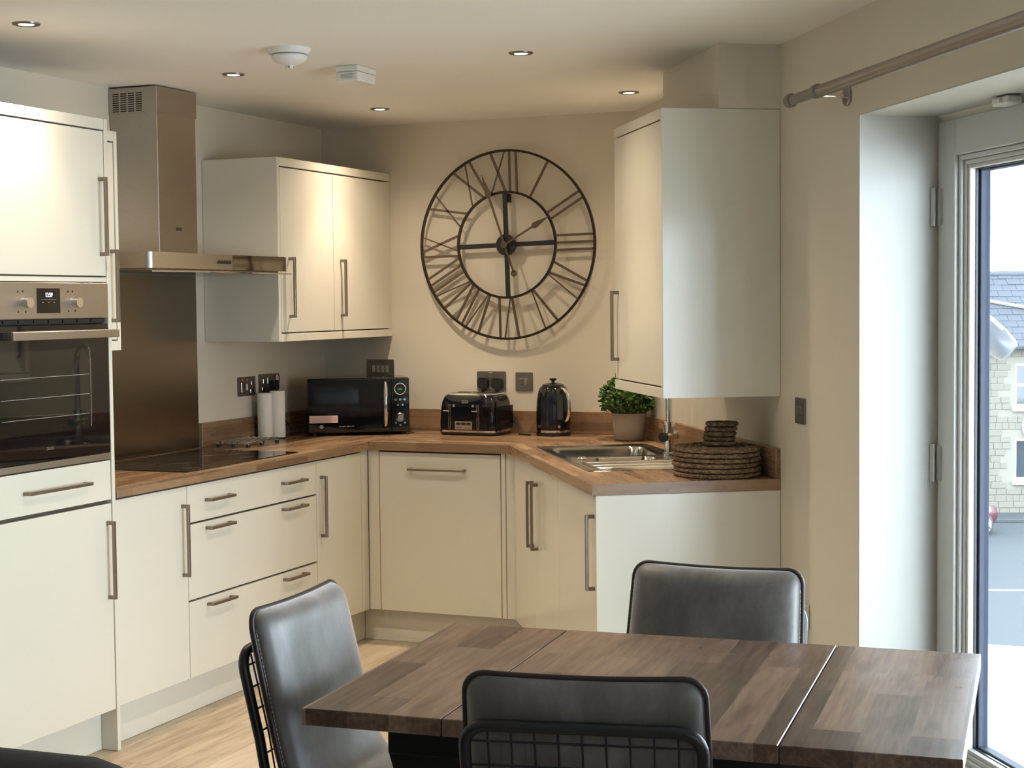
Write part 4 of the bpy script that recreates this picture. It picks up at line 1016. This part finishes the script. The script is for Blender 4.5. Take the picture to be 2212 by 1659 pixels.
    for k in range(7):
        z = .50+.045*k; y = bk(z) if z > .6 else bk(.6)+.012*(.62-z)/.1; bm = B(); cyl(bm, (-fwid, y+.002, z), (fwid, y+.002, z), .0022, 6); obj('wire', bm, M_blacksteel, t_, 60)
    for x, y in ((-fwid, .14), (fwid, .14), (-fwid, -.25), (fwid, -.25)):
        bm = B(); cyl(bm, (x, y, .428), (x*1.08, y+(.03 if y > 0 else -.04), .002), .0095, 12, .008); obj('leg', bm, M_blacksteel, t_, 60)
    return t_
def rr3(P, r=.04, k=4):
    out = []; n = len(P)
    for i in range(n):
        p = Vector(P[i]); a = (Vector(P[i-1])-p).normalized(); b = (Vector(P[(i+1) % n])-p).normalized()
        for j in range(k+1):
            t_ = j/k; out.append(p+a*r*(1-t_)**2+b*r*t_**2)
    return out
make_chair('dining_chair', 'grey-brown leather chair at the left end of the table, lit front facing right', (2.405, -3.905, 0), radians(-86.5))
make_chair('dining_chair', 'dark leather chair in the foreground seen from behind, wire grid back frame', (2.893, -4.118, 0), radians(12.0))
make_chair('dining_chair', 'dark leather chair on the far side of the table facing the viewer', (2.872, -3.555, 0), radians(179.5))

# ------------------------------------------------------------------ armchair at lower left
sf = thing('armchair', 'dark upholstered armchair back at the lower left corner', 'armchair', (2.075, -5.215, 0), radians(3))
def pad(name, x0, x1, y0, y1, z0, z1, r, m_): 
    bm = B(); box(bm, x0, x1, y0, y1, z0, z1, bev=r, seg=5); return obj(name, bm, m_, sf, 60)
pad('backrest', -.42, .47, -.02, .17, .30, .880, .085, M_sofa)
pad('seat', -.40, .40, -.66, -.03, .20, .44, .05, M_sofa)
pad('arm', -.52, -.40, -.66, .10, .08, .62, .05, M_sofa); pad('arm', .40, .50, -.66, .10, .08, .62, .05, M_sofa)
pad('base', -.41, .41, -.62, .08, .08, .21, .02, M_sofa)
for x in (-.42, .42):
    for y in (-.58, .04): bm = B(); cyl(bm, (x, y, 0.001), (x, y, .09), .018, 14); obj('leg', bm, M_blacksteel, sf)

# ------------------------------------------------------------------ outside: street, house, car, roof below, camera on the facade
ZS = -6.2
bm = B(); box(bm, -45, 45, 2.0, 110, ZS-.2, ZS); struct(obj('street', bm, M_asphalt))
hs = thing('stone_house', 'pale stone two-storey house with slate roof across the street', 'house', (-2.2, 51.0, ZS), radians(22))
bm = B()
WLEN0, WLEN1, EH = -14, 11, 6.1
wx0, wx1 = 1.05, 2.3
def wallseg(x0, x1, z0, z1): box(bm, x0, x1, 0, .5, z0, z1)
for (x0, x1, z0, z1) in ((WLEN0, wx0, 0, EH), (wx1, WLEN1, 0, EH), (wx0, wx1, 0, 1.25), (wx0, wx1, 2.75, 3.85), (wx0, wx1, 5.4, EH)): wallseg(x0, x1, z0, z1)
box(bm, WLEN0, WLEN0+.5, .5, 6.3, 0, EH); box(bm, WLEN1-.5, WLEN1, .5, 6.3, 0, EH); box(bm, WLEN0, WLEN1, 5.8, 6.3, 0, EH)
hw_ = obj('wall', bm, M_mortar, hs)
st0 = []
for k in range(6):
    bm = B(); box(bm, 0, (.22, .34, .28, .46, .38, .52)[k], -.018-.008*(k % 3), .02, .004*(k % 3), .224-.006*((k+1) % 3), bev=.010); o = obj('stone', bm, M_stone, hw_); st0.append(o)
used = set(); rr = random.Random(11); z = .05; cnt = 0
while z < EH-.2 and cnt < 290:
    x = -1.6+rr.uniform(-.15, .15)
    while x < 2.75:
        k = rr.randrange(6); wdt = (.22, .34, .28, .46, .38, .52)[k]
        inwin = (x+wdt > wx0-.15 and x < wx1+.15 and (1.1 < z+.2 and z < 2.9 or 3.7 < z+.2 and z < 5.55))
        if not inwin and cnt < 290:
            if k not in used: st0[k].location = (x, 0, z); used.add(k)
            else: share('stone', st0[k], hw_, (x, 0, z))
            cnt += 1
        x += wdt+.014
    z += .232
for z0, z1, nm in ((1.25, 2.75, 'window'), (3.85, 5.4, 'window')):
    f = bx(nm, M_white, hs, wx0, wx0+.08, .12, .2, z0, z1, bev=0); 
    bx('sash_bar', M_white, f, wx1-.08, wx1, .12, .2, z0, z1, bev=0); bx('sash_bar', M_white, f, wx0+.08, wx1-.08, .12, .2, z1-.1, z1, bev=0); bx('sash_bar', M_white, f, wx0+.08, wx1-.08, .12, .2, z0, z0+.1, bev=0)
    if z0 > 3:
        bx('sash_bar', M_white, f, wx0+.08, wx1-.08, .12, .2, (z0+z1)/2-.05, (z0+z1)/2+.05, bev=0)
        for xx in (wx0+.42, wx0+.80): bx('sash_bar', M_white, f, xx-.04, xx+.04, .12, .2, z0+.1, z1-.1, bev=0)
    bx('pane', M_carglass, f, wx0+.05, wx1-.05, .15, .17, z0+.05, z1-.05, bev=0)
    bx('sill', M_white, hs, wx0-.1, wx1+.1, -.12, .12, z0-.14, z0, bev=0)
sg = bx('window_notice', M_membrane, hs, wx0+.55, wx0+.95, .10, .115, 1.75, 2.2, bev=0)
bm = B(); tube(bm, [(0, 0, 0), (0, -.06, 0)], .5, 32); sgn = obj('oval_sign', bm, M_white, hs); sgn.location = (1.75, -.02, 3.2); sgn.scale = (.95, 1, 1.15)
bm = B(); tube(bm, [(.44*cos(a*pi/20), -.065, .44*sin(a*pi/20)) for a in range(40)], .012, 5, True); obj('sign_border', bm, M_slate, sgn)
# roof with slates
pit = radians(36); rlen = 4.3
rf = bpy.data.objects.new('roof', None); C.objects.link(rf); rf.parent = hs; rf.location = (0, -.35, EH-.05); rf.rotation_euler = (pit, 0, 0)
bm = B(); box(bm, WLEN0-.3, WLEN1+.3, 0, rlen, -.12, -.03); obj('roof_deck', bm, M_slate, rf)
bm = B(); box(bm, -.245, .245, 0, .52, 0, .02, bev=.004); sl0 = obj('slate', bm, M_slate, rf); fs = True; cnt = 0
for j in range(12):
    for i in range(20):
        x = -4.2+.5*i+(.25 if j % 2 else 0); loc = (x, -.06+j*.37, -.012+rr.uniform(-.006, .006)); rot = (radians(-2.6), 0, rr.uniform(-.012, .012))
        if fs: sl0.location = loc; sl0.rotation_euler = rot; fs = False
        else: share('slate', sl0, rf, loc, rot)
bm = B(); box(bm, WLEN0-.3, WLEN1+.3, rlen-.1, rlen+.15, -.1, .06, bev=.04); obj('ridge', bm, M_slate, rf)
bm = B(); tube(bm, [(-1.5, 3.3, .05), (.0, 2.75, .05), (2.5, 1.9, .05)], .07, 8); obj('lead_flashing', bm, M_mortar, rf)
bm = B(); box(bm, WLEN0, WLEN1, -.45, -.33, EH-.2, EH-.08, bev=.02); obj('gutter', bm, M_slate, hs)
# far slope
rf2 = bpy.data.objects.new('roof', None); C.objects.link(rf2); rf2.parent = hs; rf2.location = (0, 6.6, EH-.05); rf2.rotation_euler = (pit, 0, pi)
bm = B(); box(bm, -WLEN1-.3, -WLEN0+.3, 0, rlen, -.12, -.03); obj('roof_deck', bm, M_slate, rf2)
# kerb and road marking
bm = B(); box(bm, -14, 11, -1.8, -.02, .0, .12, bev=.02); pv = obj('pavement', bm, M_asphalt, None, None, (-2.2, 51.0, ZS), radians(22)); struct(pv)
def road_line(x, y, w_, l_, rz, lab):
    bm = B(); box(bm, -w_/2, w_/2, -l_/2, l_/2, .0, .008); o = obj('road_marking', bm, M_roadpaint, None, None, (x, y, ZS), rz); tag(o, lab, 'road marking')
road_line(.25, 36.5, .15, 2.2, radians(-72), 'short white painted dash on the grey street')
# car
cr = thing('car', 'dark red parked car in the street, only its rear corner and wheel in view', 'car', (-3.06, 45.5, ZS), radians(-120))
secs = [(-2.05, .45, .80, .80), (-1.9, .34, .92, .84), (-1.2, .28, 1.0, .88), (-.7, .26, 1.05, .9), (.0, .25, 1.06, .9), (1.0, .26, 1.06, .9), (1.7, .30, 1.04, .88), (2.0, .40, .98, .84), (2.12, .5, .85, .78)]
bm = B(); rings = []
for x, z0, z1, hwid in secs:
    rings.append([bm.verts.new((x, y, z)) for y, z in ((-hwid*.9, z0), (-hwid, z0+.15), (-hwid, z1-.18), (-hwid*.93, z1), (hwid*.93, z1), (hwid, z1-.18), (hwid, z0+.15), (hwid*.9, z0))])
for a, b in zip(rings, rings[1:]):
    for k in range(8): bm.faces.new((a[k], a[(k+1) % 8], b[(k+1) % 8], b[k]))
bm.faces.new(rings[0]); bm.faces.new(rings[-1][::-1]); obj('body', bm, M_carred, cr, 50)
bm = B(); rings = []
for x, z1, hwid in ((-1.0, 1.03, .80), (-.3, 1.52, .66), (.6, 1.60, .66), (1.5, 1.50, .66), (1.95, 1.02, .76)): rings.append([bm.verts.new((x, -hwid-.05, 1.0)), bm.verts.new((x, -hwid, z1)), bm.verts.new((x, hwid, z1)), bm.verts.new((x, hwid+.05, 1.0))])
for a, b in zip(rings, rings[1:]):
    for k in range(3): bm.faces.new((a[k], a[k+1], b[k+1], b[k]))
cab = obj('cabin', bm, M_carglass, cr)
bm = B(); box(bm, -.3, 1.5, -.66, .66, 1.57, 1.63, bev=.02); obj('car_roof', bm, M_carred, cab)
for x in (-1.3, 1.45):
    for y in (-1, 1):
        bm = B(); tube(bm, [(x, y*.70, .34), (x, y*.72, .34), (x, y*.90, .34), (x, y*.92, .34)], .34, 32, rs=[.31, .34, .34, .31]); wl = obj('wheel', bm, M_tyre, cr, 40)
        bm = B(); tube(bm, [(x, y*.9, .34), (x, y*.925, .34)], .22, 28); rm = obj('rim', bm, M_alloy, wl, 40)
        for k in range(5):
            a = k*2*pi/5; bm = B(); tube(bm, [(x+.05*cos(a), y*.93, .34+.05*sin(a)), (x+.2*cos(a), y*.93, .34+.2*sin(a))], .028, 6); obj('wheel_spoke', bm, M_alloy, wl)
bm = B(); box(bm, 2.02, 2.1, .5, .78, .75, .92, bev=.02); box(bm, 2.02, 2.1, -.78, -.5, .75, .92, bev=.02); obj('tail_light', bm, M_carred, cr)
# white flat porch roof below the window
bm = B(); prism(bm, [(1.2, 7.45), (4.2, 7.45), (4.2, 8.6-1.3), (2.76, 6.85), (2.50, 5.75), (1.2, 5.5)][::-1], -2.16, -2.0)
pr = obj('porch_roof', bm, M_membrane); tag(pr, 'bright white flat roof just below the window outside', 'roof')
bm = B(); prism(bm, [(1.3, 5.7), (1.3, 7.3), (2.5, 7.3), (2.4, 5.9)][::-1], ZS+.001, -2.161); obj('porch_wall', bm, M_mortar, pr)
# camera housing on the outer wall
sc = thing('security_camera', 'white security camera housing outside the glass, seen against the slate roof', 'camera', RW(2.205, -.60, 1.395), ROT_R)
bm = B(); prof = [(-.085, .012), (-.083, .030), (-.074, .041), (-.02, .050), (.03, .053), (.065, .050), (.085, .036), (.092, .012)]
# axis tilts down and away from the facade
dirc = Vector((-.55, .35, -.55)).normalized()
tube(bm, [dirc*(-x) for x, r_ in prof], .05, 24, rs=[r_ for x, r_ in prof]); hs_ = obj('housing', bm, M_camw, sc, 50)
bm = B(); tube(bm, [dirc*(-.03)+Vector((.0, .030, .042)), dirc*.03+Vector((.0, .030, .042))], .006, 8); obj('label_strip', bm, M_camlab, hs_)
bm = B(); cyl(bm, (.03, -.02, .03), (.288, -.02, .03), .014, 12); obj('mount_arm', bm, M_camw, sc, 40)
bm = B(); cyl(bm, (.275, -.02, .03), (.2895, -.02, .03), .045, 20); obj('mount_plate', bm, M_camw, sc, 40)
